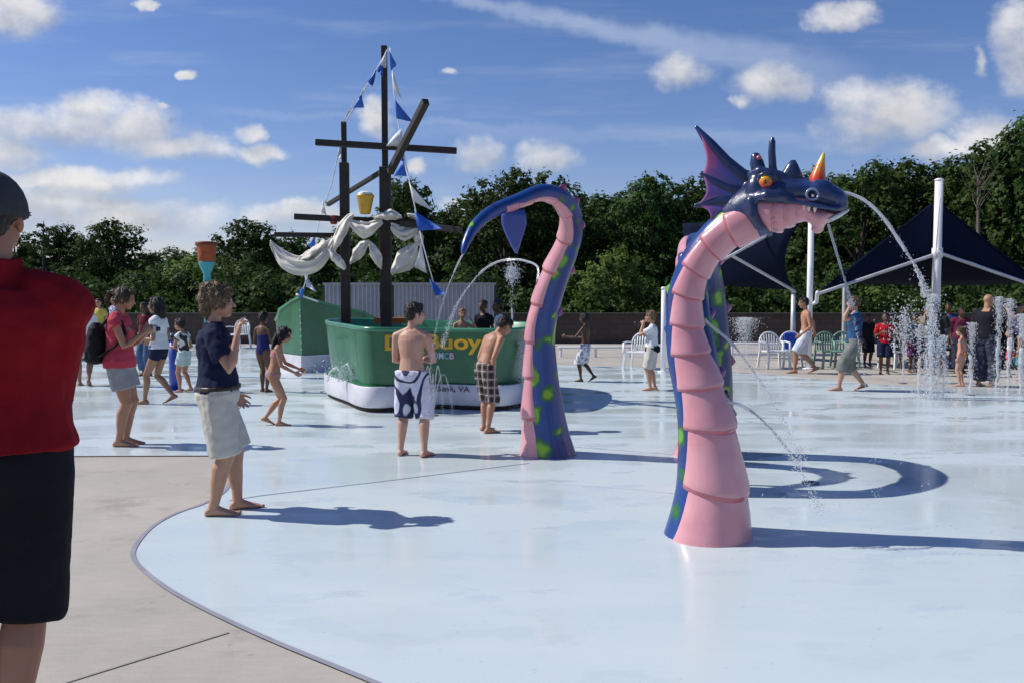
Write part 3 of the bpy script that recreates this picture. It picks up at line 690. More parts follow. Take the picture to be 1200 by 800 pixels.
# bare twigs and a pine
s = Soup(); pine = empty('pine_tree', (W(52, 345, 30).x, 30, 0), 0, 'thin pine with sparse level branches beside the grey cap', 'tree', 'trees beyond the brown wall')
s.tube([(0, 0, 0), (0, 0, 2.2), (.05, 0, 4.1)], [.09, .06, .01], 8); C, Q = [], []
for i in range(13):
    z = 2.0 + i * .16; L = (1.25 - i * .08) * random.uniform(.6, 1.15); a = i * 2.3; d = V((math.cos(a), math.sin(a), .25)).normalized()
    s.tube([(0, 0, z), V((0, 0, z)) + d * L], [.018, .006], 5)
    for j in range(42):
        t = random.uniform(.25, 1.05); C.append(V((0, 0, z)) + d * L * t + V((random.gauss(0, .06), random.gauss(0, .06), random.gauss(0, .035)))); Q.append((random.gauss(0, 1), random.gauss(0, 1), random.gauss(0, 1)))
s.build('trunk', BARK, pine); link('crown', leafmesh('crown', np.array([tuple(c) for c in C]), np.array(Q), .055, LEAF), None, pine)
s = Soup(); dead = empty('bare_tree', (W(1142, 345, 37).x, 37, 0), 0, 'leafless grey treetop poking between the tallest trees past the mast', 'tree', 'trees beyond the brown wall')
s.tube([(0, 0, 0), (.1, 0, 4), (0, 0, 6.6)], [.13, .09, .03], 7)
brm = Soup()
for i in range(16):
    a = random.uniform(0, 6.3); z = random.uniform(5.0, 6.5); d = V((math.cos(a) * .7, math.sin(a) * .7, 1)); L = random.uniform(.7, 1.5)
    brm.tube([(0, 0, z), V((0, 0, z)) + d * L * .6, V((.1, 0, z + .1)) + d * L], [.022, .013, .005], 5)
s.build('trunk', mat('grey_bark', (.14, .12, .10), rough=.95), dead); brm.build('branch', mat('grey_bark', (.14, .12, .10)), dead)
# wood behind, and shrubs at the foot of the trees
lob = []
for i in range(130):
    x = -46 + 110 * i / 129 + random.uniform(-.5, .5); h = random.uniform(1.2, 2.6) + min(4.2, max(0, (x - 14) * .12))
    lob.append(((x, 54 + random.uniform(-2, 2), h * .5), 1.6)); lob.append(((x, 55, h + .4), 1.5))
C, Q = cloud_pts(lob, 34000); tag(link('woodland', leafmesh('woodland', C, Q, .26, LEAF), None), kind='stuff')
lob = []
for i in range(150):
    x = random.uniform(-19, 19); y = random.uniform(28, 33); lob.append(((x, y, random.uniform(.4, 1.5) + (y - 28) * .16), random.uniform(.5, .9)))
C, Q = cloud_pts(lob, 52000); tag(link('undergrowth', leafmesh('undergrowth', C, Q, .09, LEAF), None), kind='stuff')
def bush(px, py0, py1, Y, wid, label, m=LEAF2, per=5200, leaf=.07):
    top = W(px, py0, Y).z; lob = []
    rnd = random.Random(px)
    for i in range(9):
        z = top * (.15 + .72 * i / 8); rr = wid * (1 - .55 * i / 8); a = i * 2.4; lob.append(((math.cos(a) * rr * .55, math.sin(a) * rr * .4, z), wid * rnd.uniform(.36, .52)))
    C, Q = cloud_pts(lob, per, .4); b = empty('bush', (W(px, 345, Y).x, Y, 0), 0, label, 'bush', 'light green bushes before the dark trees')
    link('foliage', leafmesh('foliage', C, Q, leaf, m), None, b)
    s = Soup()
    for a in range(5): s.tube([(0, 0, 0), (math.cos(a * 1.3) * wid * .3, math.sin(a * 1.3) * .2, top * .6)], [.03, .008], 5)
    s.build('stem', BARK, b)
bush(716, 296, 370, 30, 1.5, 'light green sunlit bush above the brown wall, behind the boy in white trunks')
bush(226, 304, 372, 31, 1.6, 'yellow green bush behind the turquoise pole of the orange bucket')
bush(668, 318, 370, 31, 1.0, 'light green bush close beside the upright of the tail')
bush(345, 318, 372, 31, 1.0, 'light green bush below the hanging sail, left of the grey fence')
bush(1020, 340, 372, 29, .9, 'low light bush under the shade tent, behind the boy in the blue shirt')

# ------------------------------------------------------------------ brown wall, grey fence
def brick():
    m, nt, b = newmat('brown_brick'); k = N(nt); mp = k.coord('Object', (1, 1, 1)); sw = nt.nodes.new('ShaderNodeVectorRotate'); sw.rotation_type = 'X_AXIS'; k.put(sw.inputs['Vector'], mp); sw.inputs['Angle'].default_value = R(-90)
    br = nt.nodes.new('ShaderNodeTexBrick'); k.put(br.inputs['Vector'], sw.outputs[0]); br.inputs['Scale'].default_value = 1
    br.inputs['Brick Width'].default_value = .4; br.inputs['Row Height'].default_value = .16; br.inputs['Mortar Size'].default_value = .008
    br.inputs['Color1'].default_value = (.085, .060, .048, 1); br.inputs['Color2'].default_value = (.060, .044, .037, 1); br.inputs['Mortar'].default_value = (.028, .024, .022, 1)
    k.put(b.inputs['Base Color'], k.mix(k.math('MULTIPLY', k.noise(mp, 1.5, 4), .5), br.outputs[0], (.05, .042, .034, 1))); b.inputs['Roughness'].default_value = .9; return m
wl = empty('brick_wall', (0, 26, 0), 0, 'low dark brown block wall with a capped top below the trees', 'wall')
s = Soup(); s.box((-26, 0, 0), (26, .3, .90)); s.build('wall_face', brick(), wl, False)
s = Soup(); s.box((-26, -.04, .903), (26, .34, .98)); s.build('coping', mat('coping', (.055, .05, .042), (.04, .036, .03), 2, .9), wl, False, .01)
fx0, fx1 = W(381, 345, 25).x, W(579, 345, 25).x
fe = empty('metal_fence', (0, 25, 0), 0, 'grey corrugated metal fence behind the ship masts', 'fence')
fm = mat('grey_steel', (.36, .38, .41), (.30, .32, .36), 1.4, .5, metal=.0)
for a, b_ in ((fx0, W(446, 345, 25).x - .03), (W(462, 345, 25).x, fx1)):
    vs, fs = [], []; n = int((b_ - a) / .03); nz = .45; zt = W(480, 333, 25).z
    for i in range(n + 1):
        x = a + (b_ - a) * i / n; y = .025 if (i // 2) % 2 else -.025; vs += [(x, y, nz), (x, y, zt)]
    for i in range(n): fs.append((2 * i, 2 * i + 2, 2 * i + 3, 2 * i + 1))
    s = Soup(); s.add(vs, fs); s.build('panel', fm, fe, False).modifiers.new('t', 'SOLIDIFY').thickness = .004
s = Soup(); s.box((fx0 - .05, -.06, zt - .03), (fx1 + .05, .06, zt + .04)); s.build('rail', mat('grey_rail', (.30, .31, .33), rough=.5), fe, False)
for px in (380, 448, 461, 580):
    s = Soup(); x = W(px, 345, 25).x; s.box((x - .05, .04, 0), (x + .05, .14, zt + .02)); s.build('post', mat('dark_post', (.04, .04, .045), rough=.6), fe, False)

# ------------------------------------------------------------------ shade tents and poles
WHITE = mat('white_paint', (.80, .80, .82), (.72, .72, .75), 3, .35, coat=.3)
GREYP = mat('grey_pipe', (.55, .57, .60), (.45, .47, .5), 3, .4, metal=.3)
NAVY = mat('navy_canvas', (.006, .011, .030), (.005, .009, .024), 1.5, .95, .3, 60, spec=.08)
def pole(name, px, ytop, Y, r, label, m=WHITE, zb=PZ):
    p = W(px, 345, Y); zt = W(px, ytop, Y).z; t = empty(name, (p.x, Y, 0), 0, label, 'pole')
    s = Soup(); s.tube([(0, 0, zb), (0, 0, zt)], [r, r * .95], 14, round_=False); s.build('shaft', m, t)
    s = Soup(); s.loft([(V((0, 0, z)), V((r * q, 0, 0)), V((0, r * q, 0))) for z, q in ((zt - .02, 1.12), (zt + .01, 1.12), (zt + .03, .7))], 14); s.build('cap', m, t)
    s = Soup(); s.loft([(V((0, 0, z)), V((r * q, 0, 0)), V((0, r * q, 0))) for z, q in ((zb, 2.1), (zb + .02, 2.1), (zb + .03, 1.2))], 14); s.build('base', m, t); return t
TY = 17.5
tent = empty('shade_tent', (W(1097, 345, TY).x, TY, 0), 0, 'navy shade tent hung behind a tall white mast with two grey arms', 'shade tent')
TP = lambda px, py, Y: W(px, py, Y) - tent.location
s = Soup(); s.tube([(0, 0, PZ), (0, 0, W(1097, 211, TY).z)], [.088, .080], 16, round_=False); s.build('mast', WHITE, tent)
s = Soup(); zt = W(1097, 211, TY).z; s.loft([(V((0, 0, z)), V((r, 0, 0)), V((0, r, 0))) for z, r in ((zt - .02, .09), (zt + .01, .09), (zt + .03, .05))], 14); s.build('cap', WHITE, tent)
ap, hub_, NL, NR, FL, FR = TP(1097, 234, TY + .14), TP(1097, 297, TY + .14), TP(957, 344, TY + .14), TP(1237, 344, TY + .14), TP(990, 331, 21.5), TP(1215, 331, 21.5)
vs, fs = [], []
def panel(a, b, c, sagv, n=12):
    base = len(vs); idx = {}
    for i_ in range(n + 1):
        for j_ in range(n + 1 - i_):
            u_, v_ = i_ / n, j_ / n; p = a * (1 - u_ - v_) + b * u_ + c * v_; w_ = (1 - u_ - v_) * u_ + u_ * v_ + v_ * (1 - u_ - v_)
            idx[(i_, j_)] = len(vs); vs.append(p + V(sagv) * w_ * 3)
    for i_ in range(n):
        for j_ in range(n - i_):
            fs.append((idx[(i_, j_)], idx[(i_ + 1, j_)], idx[(i_, j_ + 1)]))
            if j_ < n - i_ - 1: fs.append((idx[(i_ + 1, j_)], idx[(i_ + 1, j_ + 1)], idx[(i_, j_ + 1)]))
panel(ap, NL, hub_, (0, .05, .0)); panel(ap, hub_, NR, (0, .05, .0)); panel(ap, FL, NL, (.0, 0, -.08)); panel(ap, FR, FL, (0, 0, -.10)); panel(ap, NR, FR, (0, 0, -.08))
s = Soup(); s.add(vs, fs); o = s.build('canopy', NAVY, tent); o.modifiers.new('t', 'SOLIDIFY').thickness = .006
for c in (NL, NR): s = Soup(); s.tube([hub_ + V((0, -.14, 0)), c + V((0, -.08, -.01))], .036, 10); s.build('arm', GREYP, tent)
for c in (FL, FR): s = Soup(); s.tube([c, V((c.x, c.y, PZ))], .05, 10); s.build('corner_post', GREYP, tent)
s = Soup(); q = TP(1237, 344, TY); s.tube([q, V((q.x, q.y, PZ))], .05, 10); s.build('corner_post', GREYP, tent)
s = Soup(); s.loft([(V((0, 0, hub_.z + z)), V((r, 0, 0)), V((0, r, 0))) for z, r in ((-.10, .105), (.10, .105))], 14); s.build('collar', WHITE, tent)
s = Soup(); s.tube([(-.02, -.10, ap.z), (-.17, -.12, PZ + .9)], .012, 6); s.build('halyard', GREYP, tent)
tall = pole('shade_pole', 949, 246, 17.2, .062, 'tall white pole right below the serpent chin')
s = Soup(); b0 = W(949, 357, 17.2); s.tube([b0 - tall.location, W(957, 354, 17.1) - tall.location, W(958, 343, 16.6) - tall.location], .04, 8); s.build('bracket', WHITE, tall)
pole('shade_pole', 930, 342, 18.6, .055, 'short grey corner post beside the boy in white trunks, under the shade sail', GREYP)
pole('shade_pole', 778, 338, 16.5, .052, 'white post hard against the blue edge of the serpent neck')
sail = empty('shade_sail', (W(860, 345, 19).x, 19, 0), 0, 'navy shade sail partly hidden by the serpent neck', 'shade sail')
A_, B_, C_, D_ = [p - sail.location for p in (W(931, 340, 18.6), W(944, 254, 17.4), W(800, 262, 20.5), W(806, 332, 20.5))]
vs, fs = [], []; n = 12
for i in range(n + 1):
    for j in range(n + 1):
        a, b_ = i / n, j / n; p = lerp(lerp(A_, B_, a), lerp(D_, C_, a), b_); vs.append(p + (V((-.3, 0, 0)) * 4 * a * (1 - a) * (1 - b_)) + V((0, 0, .0)))
for i in range(n):
    for j in range(n): fs.append((i * (n + 1) + j, (i + 1) * (n + 1) + j, (i + 1) * (n + 1) + j + 1, i * (n + 1) + j + 1))
s = Soup(); s.add(vs, fs); s.build('canopy', NAVY, sail).modifiers.new('t', 'SOLIDIFY').thickness = .006
s = Soup(); s.tube([W(931, 341, 18.4) - sail.location, W(858, 300, 18.4) - sail.location], .032, 8); s.build('frame_pipe', GREYP, sail)
s = Soup(); s.tube([W(836, 311, 18.3) - sail.location, W(900, 276, 18.3) - sail.location], .032, 8); s.build('frame_pipe', GREYP, sail)

# ------------------------------------------------------------------ chairs and rail
RESIN = mat('white_resin', (.72, .74, .76), (.62, .65, .68), 4, .4); RESING = mat('green_resin', (.20, .34, .27), (.16, .28, .22), 4, .4); RESINB = mat('blue_towel', (.02, .08, .42), (.015, .06, .34), 4, .9)
def chair(px, py, rz, label, m=RESIN, h=.72, group='resin armchairs along the back wall'):
    p = G(px, py, PZ); t = empty('plastic_chair', (p.x, p.y, PZ), R(rz), label, 'chair', group); t.scale = (h / .85,) * 3
    s = Soup(); s.box((-.24, -.22, .39), (.24, .24, .425)); s.build('seat', m, t, False, .012)
    s = Soup(); n = 9
    arch = [(.26 * math.cos(R(a)), -.25 - .05 * math.sin(R(a)), .60 + .25 * math.sin(R(a))) for a in range(0, 181, 15)]
    s.tube([(.26, -.22, .42)] + arch + [(-.26, -.22, .42)], .022, 8)
    for i in range(7):
        x = -.195 + .065 * i; zt = .60 + .25 * math.sqrt(max(0, 1 - (x / .26) ** 2)); s.beam((x, -.225, .42), (x, -.25 - .05 * (zt - .6) / .25, zt), .034, .012)
    s.build('backrest', m, t)
    for sx_ in (-1, 1):
        s = Soup(); s.tube([(sx_ * .27, -.24, .62), (sx_ * .29, .0, .64), (sx_ * .29, .22, .62), (sx_ * .28, .25, .40)], [(.03, .016)] * 4, 8); s.build('armrest', m, t)
        for yy_ in (-.24, .23):
            s = Soup(); s.beam((sx_ * .25, yy_, .40), (sx_ * .29, yy_ * 1.12, 0), .05, .04); s.build('leg', m, t, False)
    return t
chair(748, 432, 150, 'white resin armchair behind the girl with the camera')
chair(907, 431, 190, 'white resin armchair, first of the row right of the water spray')
chair(929, 430, 175, 'white resin armchair beside the grey corner post, a blue towel on it')
chair(972, 431, 185, 'pale green backed armchair right of the boy in white trunks', RESING)
chair(990, 430, 170, 'pale green backed armchair partly hidden by the boy in the blue shirt', RESING)
chair(1050, 431, 200, 'white resin armchair behind the red-shirted child')
chair(278, 408, 160, 'low white resin chair at the brown wall past the navy polo woman', h=.8)
s = Soup(); p = G(929, 430, PZ)
s.box((p.x - .13, p.y + .17, PZ + .34), (p.x + .13, p.y + .21, PZ + .70)); o = s.build('towel', RESINB, None, False, .02); tag(o, 'blue towel draped over the chair back by the grey post', 'towel')
def rail(x0, x1, Y, zs, label):
    a, b_ = W(x0, 345, Y).x, W(x1, 345, Y).x; t = empty('pipe_rail', ((a + b_) / 2, Y, 0), 0, label, 'rail'); h_ = (b_ - a) / 2
    for z in zs:
        s = Soup(); s.tube([(-h_, 0, z), (h_, 0, z)], .032, 8); s.build('bar', WHITE, t)
    for i in range(3):
        s = Soup(); s.tube([(-h_ + .05 + i * (h_ - .05), 0, PZ), (-h_ + .05 + i * (h_ - .05), 0, max(zs))], .03, 8); s.build('post', WHITE, t)
rail(655, 742, 20.5, (.28,), 'long low white pipe rail behind the boy in white trunks')
rail(856, 1010, 19.6, (.17, .42), 'double white pipe rail running behind the row of chairs')
# ------------------------------------------------------------------ sea serpent
def serp_mat(name, blue, purple, green=True, pts=()):
    m, nt, b = newmat(name); k = N(nt); oc = k.coord()
    dis = nt.nodes.new('ShaderNodeVectorMath'); dis.operation = 'ADD'; k.put(dis.inputs[0], oc)
    nz = k.noise(oc, 6, 2, .5, 1); sc = nt.nodes.new('ShaderNodeVectorMath'); sc.operation = 'SCALE'; k.put(sc.inputs[0], nz); sc.inputs[3].default_value = .16; k.put(dis.inputs[1], sc.outputs[0])
    mp = nt.nodes.new('ShaderNodeMapping'); k.put(mp.inputs[0], dis.outputs[0]); mp.inputs[3].default_value = (1, 1, .62)
    vo = nt.nodes.new('ShaderNodeTexVoronoi'); k.put(vo.inputs['Vector'], mp.outputs[0]); vo.inputs['Scale'].default_value = 5.2
    sep = nt.nodes.new('ShaderNodeSeparateColor'); k.put(sep.inputs[0], vo.outputs['Color'])
    pick = k.math('GREATER_THAN', sep.outputs[0], .42); size = k.math('ADD', .22, k.math('MULTIPLY', sep.outputs[1], .27))
    d = k.math('SUBTRACT', size, vo.outputs['Distance']); spot = k.math('MULTIPLY', k.ss(d, -.02, .05), pick)
    c = k.mix(k.ss(k.noise(oc, 3.2, 4), .45, .68), c4(blue), c4(purple))
    c = k.mix(k.math('MULTIPLY', k.ss(k.noise(oc, 14, 3), .5, .75), .35), c, (blue[0] * .5, blue[1] * .55, blue[2] * .6, 1))
    if green:
        g = k.mix(k.ss(d, .04, .16), (.012, .11, .035, 1), (.12, .34, .015, 1)); c = k.mix(spot, c, g)
    for q, rad in pts:
        ds = nt.nodes.new('ShaderNodeVectorMath'); ds.operation = 'DISTANCE'; k.put(ds.inputs[0], dis.outputs[0]); ds.inputs[1].default_value = q + V((.05, .05, .05)) * 1.6
        dd = k.math('SUBTRACT', rad, ds.outputs['Value']); c = k.mix(k.ss(dd, -.012, .012), c, k.mix(k.ss(dd, .012, rad * .7), (.010, .11, .03, 1), (.20, .40, .015, 1)))
    k.put(b.inputs['Base Color'], c); b.inputs['Roughness'].default_value = .32; b.inputs['Coat Weight'].default_value = .22; b.inputs['Coat Roughness'].default_value = .10
    k.put(b.inputs['Normal'], k.bump(k.noise(oc, 18, 3), .16, .015)); return m
BODY = serp_mat('serpent_blue', (.007, .046, .215), (.020, .026, .135))
HEAD = serp_mat('serpent_navy', (.014, .026, .085), (.016, .042, .15), False)
PINK = mat('serpent_pink', (.66, .315, .345), (.58, .245, .285), 3.0, .36, .1, 14, coat=.4, bdist=.02)
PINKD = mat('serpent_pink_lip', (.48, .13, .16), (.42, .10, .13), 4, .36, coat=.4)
MAGENTA = mat('serpent_magenta', (.30, .04, .14), (.14, .04, .20), 9, .35, coat=.4)
BLACKH = mat('nozzle_black', (.012, .012, .014), rough=.4)
def patch_pts(root, L): return [(W(a, b_, y) - root.location, r) for a, b_, y, r in L]
class Spine:
    def __init__(s, pts, belly, n=160):
        P = [(W(a, b, y), r / 1000.0 * y) for a, b, r, y in pts]; C, Rr = [], []
        m = len(P)
        for i in range(m - 1):
            p0, p1, p2, p3 = P[max(i - 1, 0)], P[i], P[i + 1], P[min(i + 2, m - 1)]
            k_ = max(4, int(n / (m - 1)))
            for j in range(k_):
                t = j / k_
                C.append(.5 * (2 * p1[0] + (p2[0] - p0[0]) * t + (2 * p0[0] - 5 * p1[0] + 4 * p2[0] - p3[0]) * t * t + (3 * p1[0] - p0[0] - 3 * p2[0] + p3[0]) * t ** 3)); Rr.append(p1[1] + (p2[1] - p1[1]) * t)
        C.append(P[-1][0]); Rr.append(P[-1][1])
        for _ in range(3): Rr = [Rr[0]] + [(Rr[i - 1] + 2 * Rr[i] + Rr[i + 1]) / 4 for i in range(1, len(Rr) - 1)] + [Rr[-1]]
        s.C, s.R = C, Rr; s.L = [0]
        for i in range(1, len(C)): s.L.append(s.L[-1] + (C[i] - C[i - 1]).length)
        s.T = [(C[min(i + 1, len(C) - 1)] - C[max(i - 1, 0)]).normalized() for i in range(len(C))]
        s.B = []
        for i in range(len(C)):
            b = V(belly(C[i], s.T[i], s.L[i] / s.L[-1])); b = b - s.T[i] * b.dot(s.T[i]); b.normalize()
            if s.B and b.dot(s.B[-1]) < 0: b = -b
            s.B.append((s.B[-1] * .6 + b * .4).normalized() if s.B else b)
    def at(s, l):
        l = max(0, min(s.L[-1], l)); i = int(np.searchsorted(s.L, l)); i = max(1, min(i, len(s.L) - 1)); t = (l - s.L[i - 1]) / max(1e-9, s.L[i] - s.L[i - 1])
        f = lambda A: lerp(A[i - 1], A[i], t)
        T, B = f(s.T).normalized(), f(s.B); B = (B - T * B.dot(T)).normalized()
        return f(s.C), f(s.R), T, B, T.cross(B).normalized()
    def nearz(s, z): return min(range(len(s.C)), key=lambda i: abs(s.C[i].z - z))
    def near_px(s, px, py):
        best = None
        for i, c in enumerate(s.C):
            d = c - V((0, 0, CAM_H)); z = d.y * _cp - d.z * _sp; yy_ = d.y * _sp + d.z * _cp; q = ((600 + d.x / z * FPX) - px) ** 2 + ((400 - yy_ / z * FPX) - py) ** 2
            if best is None or q < best[0]: best = (q, s.L[i])
        return best[1]
def serpent_part(root, sp, bounds, A=92, flare=.10, body=BODY, sag=.05, l0=None, l1=None):
    inv = root.location
    s = Soup(); rings = []
    for i in range(len(sp.C)):
        c, r = sp.C[i], sp.R[i]; B = sp.B[i]; S = sp.T[i].cross(B); rings.append((c - inv, S * r * .965, B * r * .965))
    s.loft(rings, 30); s.build('body', body, root)
    vs, fs, mi = [], [], []; na = 25
    rows = 0; lo, hi = (l0 if l0 is not None else 0), (l1 if l1 is not None else sp.L[-1])
    segs = [b for b in bounds if lo <= b <= hi] ; segs = [lo] + segs + [hi]
    T_ = [0, .04, .12, .25, .4, .55, .68, .78, .84, .89, .93, .96, .98, .992, 1.0]
    for q in range(len(segs) - 1):
        a0, a1 = segs[q], segs[q + 1]
        if a1 - a0 < 1e-3: continue
        for t in [1 - x for x in T_[::-1]]:    # t: 0 bottom .. 1 top of the plate
            d = 1 - t; f = .985 + flare * (.60 * math.sin(min(1, d / .7) * math.pi / 2) + .16 * min(1, d / .72) ** 3)
            if d > .72: f = .985 + flare * (.76 + .24 * math.sin((d - .72) / .28 * math.pi * .5)) * math.sqrt(max(0, 1 - ((d - .72) / .28) ** 2.6)) - .085 * max(0, (d - .90) / .10)
            if q == 0 and d > .5: f = 1.0 + flare * (.5 ** 1.6) + flare * .9 * (d - .5)
            for j in range(na):
                Ae = A * (.93 + .14 * d ** 2); an = R(-Ae + 2 * Ae * j / (na - 1)); e = abs(j / (na - 1) * 2 - 1)
                edge = 1 - e ** 6 * .7; ff = .965 + (f - .965) * edge if e > .0 else f
                if e > .99: ff = .95
                l = a0 + (a1 - a0) * t * (1.10 if q < len(segs) - 2 else 1.0) - (sag * (a1 - a0) * (math.cos(an)) * (1 if q else 0) * 3.0 * (1 - t * .0))
                c, r, TT, B, S = sp.at(l); rr = r
                vs.append(c + (B * math.cos(an) + S * math.sin(an)) * rr * ff - inv)
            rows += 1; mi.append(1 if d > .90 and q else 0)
    for i in range(rows - 1):
        for j in range(na - 1): fs.append((i * na + j, i * na + j + 1, (i + 1) * na + j + 1, (i + 1) * na + j))
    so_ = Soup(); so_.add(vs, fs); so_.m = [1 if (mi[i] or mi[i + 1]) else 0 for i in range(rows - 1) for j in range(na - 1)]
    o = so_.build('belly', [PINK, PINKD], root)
    w = o.modifiers.new('s', 'SMOOTH'); w.factor = .4; w.iterations = 2
    return o
def scute(root, sp, l, h_, w_, m=MAGENTA, lean=.3):
    c, r, T, B, S = sp.at(l); inv = root.location; b = c - B * r * .93 - inv; s = Soup()
    s.loft([(b + T * (-lean * h_ * t) * 0 - B * h_ * t - T * lean * h_ * t, T * w_ * q, S * w_ * .5 * q) for t, q in ((0, 1), (.35, .85), (.7, .5), (.95, .18), (1.0, .05))], 10); s.build('spine', m, root)
def spot_hole(root, P, nrm, r=.018):
    s = Soup(); x, y = frame(nrm); s.loft([(P - nrm * .02, x * r, y * r * 1.8), (P + nrm * .006, x * r, y * r * 1.8), (P + nrm * .006, x * r * .8, y * r * 1.5), (P - nrm * .002, x * r * .7, y * r * 1.4)], 14); s.build('nozzle', BLACKH, root)

# --- neck and head
HA = V((.93, -.36, 0)).normalized()
def ndepth(px): return 5.27 - (px - 826) / 190.0 * .30
neck_pts = [(826, 641, 54.5), (830, 606, 46.5), (832, 571, 41.5), (830, 535, 37), (827, 500, 33.5), (821, 470, 30.5), (814, 443, 28), (806, 415, 25), (802, 385, 21.8), (802, 350, 20.6), (808, 326, 20.0), (818, 305, 20.2), (831, 288, 21.2), (848, 272, 22.8), (868, 260, 26), (890, 249, 30)]
neck_pts = [(a, b, r, ndepth(a)) for a, b, r in neck_pts]
def nb(p, t, l): 
    a = V((.66, -.75, 0)).lerp(V((.66, -.60, -.55)), max(0, (l - .6) / .4)); return a
spN = Spine(neck_pts, nb)
neck = empty('sea_serpent', (spN.C[0].x, spN.C[0].y, PZ), 0, 'blue and pink sea serpent head and neck with an orange horn', 'sea serpent', 'pieces of the painted sea serpent')
bpx = [(832, 571), (827, 500), (815, 453), (806, 416), (802, 383), (804, 348), (816, 319), (833, 293), (855, 272)]
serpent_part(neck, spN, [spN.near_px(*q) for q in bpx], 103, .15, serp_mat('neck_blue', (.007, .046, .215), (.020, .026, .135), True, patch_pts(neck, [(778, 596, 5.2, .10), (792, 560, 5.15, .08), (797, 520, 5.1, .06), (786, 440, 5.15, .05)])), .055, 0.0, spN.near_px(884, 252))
for l_, an, nm in ((spN.near_px(803, 374), 42, 0), (spN.near_px(822, 466), 28, 1)):
    c, r, T, B, S = spN.at(l_); 
    side = S if S.x > 0 else -S
    n_ = (B * math.cos(R(an)) + side * math.sin(R(an))).normalized(); spot_hole(neck, c + n_ * r * 1.055 - neck.location, n_, .014)
NECK_HOLES = []
for l_, an in ((spN.near_px(803, 374), 42), (spN.near_px(822, 466), 28)):
    c, r, T, B, S = spN.at(l_); side = S if S.x > 0 else -S; n_ = (B * math.cos(R(an)) + side * math.sin(R(an))).normalized(); NECK_HOLES.append(c + n_ * r * 1.06)
# head frame
HY = ndepth(900); HS = 1000.0 / HY; HC = W(900, 240, HY); HF = V((.95, -.31, 0)); HN = V((-.31, -.95, 0)); HZ = V((0, 0, 1))
HNn = V((HF.y, -HF.x, 0)).normalized()
def hp(px, py, side=0.0):
    """the point of the head's profile drawing at a distance from its middle plane; the far side mirrors the near one"""
    a = abs(side); o_, d_ = V((0, 0, CAM_H)), ray(px, py); t_ = (a - (o_ - HC).dot(HNn)) / d_.dot(HNn); P = o_ + d_ * t_
    return P - HNn * (2 * a if side < 0 else 0) - neck.location
def hring(px, top, bot, hw, n_=None):
    c = (hp(px, top) + hp(px, bot)) / 2; return (c, HN * hw, HZ * (hp(px, top).z - hp(px, bot).z) / 2)
s = Soup()
s.loft([hring(*q) for q in ((846, 240, 278, .08), (860, 226, 277, .12), (874, 214, 275, .15), (882, 211, 266, .160), (890, 209, 246, .166), (904, 210, 241, .168), (912, 213, 239, .164), (924, 213, 238, .155), (940, 212, 242, .140), (958, 212, 244, .132), (974, 215, 246, .122), (986, 222, 247, .098), (993, 230, 246, .06))], 26)
for sg in (-1, 1):
    s.tube([hp(884, 232, sg * .155), hp(898, 230, sg * .178), hp(912, 231, sg * .172), hp(930, 233, sg * .14)], [.02, .040, .036, .012], 10)      # cheek ridge
    s.tube([hp(878, 205, sg * .09), hp(890, 200, sg * .125), hp(903, 203, sg * .135), hp(914, 212, sg * .12)], [.022, .030, .028, .014], 10)   # brow
    s.ell(hp(962, 224, sg * .075), (.085, .06, .07)); s.ell(hp(887, 222, sg * .10), (.07, .07, .09))
    s.tube([hp(880, 236, sg * .15), hp(882, 252, sg * .150), hp(890, 266, sg * .125), hp(902, 273, sg * .05)], [.034, .036, .030, .020], 10)        # dark collar behind the throat
    s.tube([hp(912, 236, sg * .165), hp(935, 237, sg * .15), hp(960, 242, sg * .138), hp(980, 245, sg * .105), hp(992, 242, sg * .04)], [.014, .016, .016, .016, .014], 8)
s.tube([hp(856, 226), hp(878, 210), hp(905, 207), hp(930, 212), hp(955, 214)], [.035, .05, .05, .035, .02], 10)
head = fused(s, 'head', HEAD, neck, .011, 4)
s = Soup()
rg = []
def jaw(x): return tuple(float(np.interp(x, (880, 890, 904, 916, 930, 942, 952), q)) for q in ((240, 238, 237, 237, 238, 240, 243), (262, 271, 275.5, 273, 266, 260, 257), (.150, .162, .168, .163, .150, .134, .12)))
for x0, x1 in ((880, 905), (905, 919), (919, 933), (933, 948)):
    for q in (.0, .12, .35, .6, .85, 1.0):
        x = lerp(x0, x1, q); tp, bt, hw = jaw(x); k_ = .85 + .185 * math.sin(min(1, .15 + q) * math.pi / 2); mid = (tp + bt) / 2
        b2 = tp + (bt - tp) * (k_ * .985); rg.append(hring(x - 1.5 * (q == 0), tp - 13, b2, hw * k_))
s.loft(rg, 26)
s.loft([hring(940, 240, 257, .125), hring(950, 243, 262, .122), hring(958, 244, 271, .105), hring(964, 245, 268, .105), hring(971, 247, 260, .092), hring(978, 248, 256, .07), hring(985, 248, 252, .045)], 22)
s.ell(hp(958, 268, .0), (.035, .045, .03))
fused(s, 'lower_jaw', PINK, neck, .0075, 1)
s = Soup()
for sg in (-1, 1): s.tube([hp(971, 258, sg * .088), hp(978, 254.5, sg * .072), hp(986, 250.5, sg * .055), hp(994, 246, sg * .03)], [.006, .011, .012, .008], 8)
s.build('lip', mat('pale_lip', (.55, .55, .60), (.45, .42, .50), 6, .3, coat=.5), neck)
s = Soup(); s.loft([(hp(968, 250), HN * .09, HZ * .008), (hp(976, 252), HN * .082, HZ * .014), (hp(985, 249), HN * .05, HZ * .008)], 16); s.build('mouth', mat('mouth_dark', (.05, .012, .02), rough=.5), neck)
for sg in (-1, 1):
    for px, py in ((942, 243), (948, 245), (955, 246)):
        s = Soup(); b = hp(px, py - 3, sg * .128); s.loft([(b - HZ * z, HF * q, HN * q) for z, q in ((-.01, .010), (.010, .010), (.022, .006), (.030, .002))], 10); s.build('tooth', mat('tooth_white', (.78, .76, .70), rough=.3), neck)
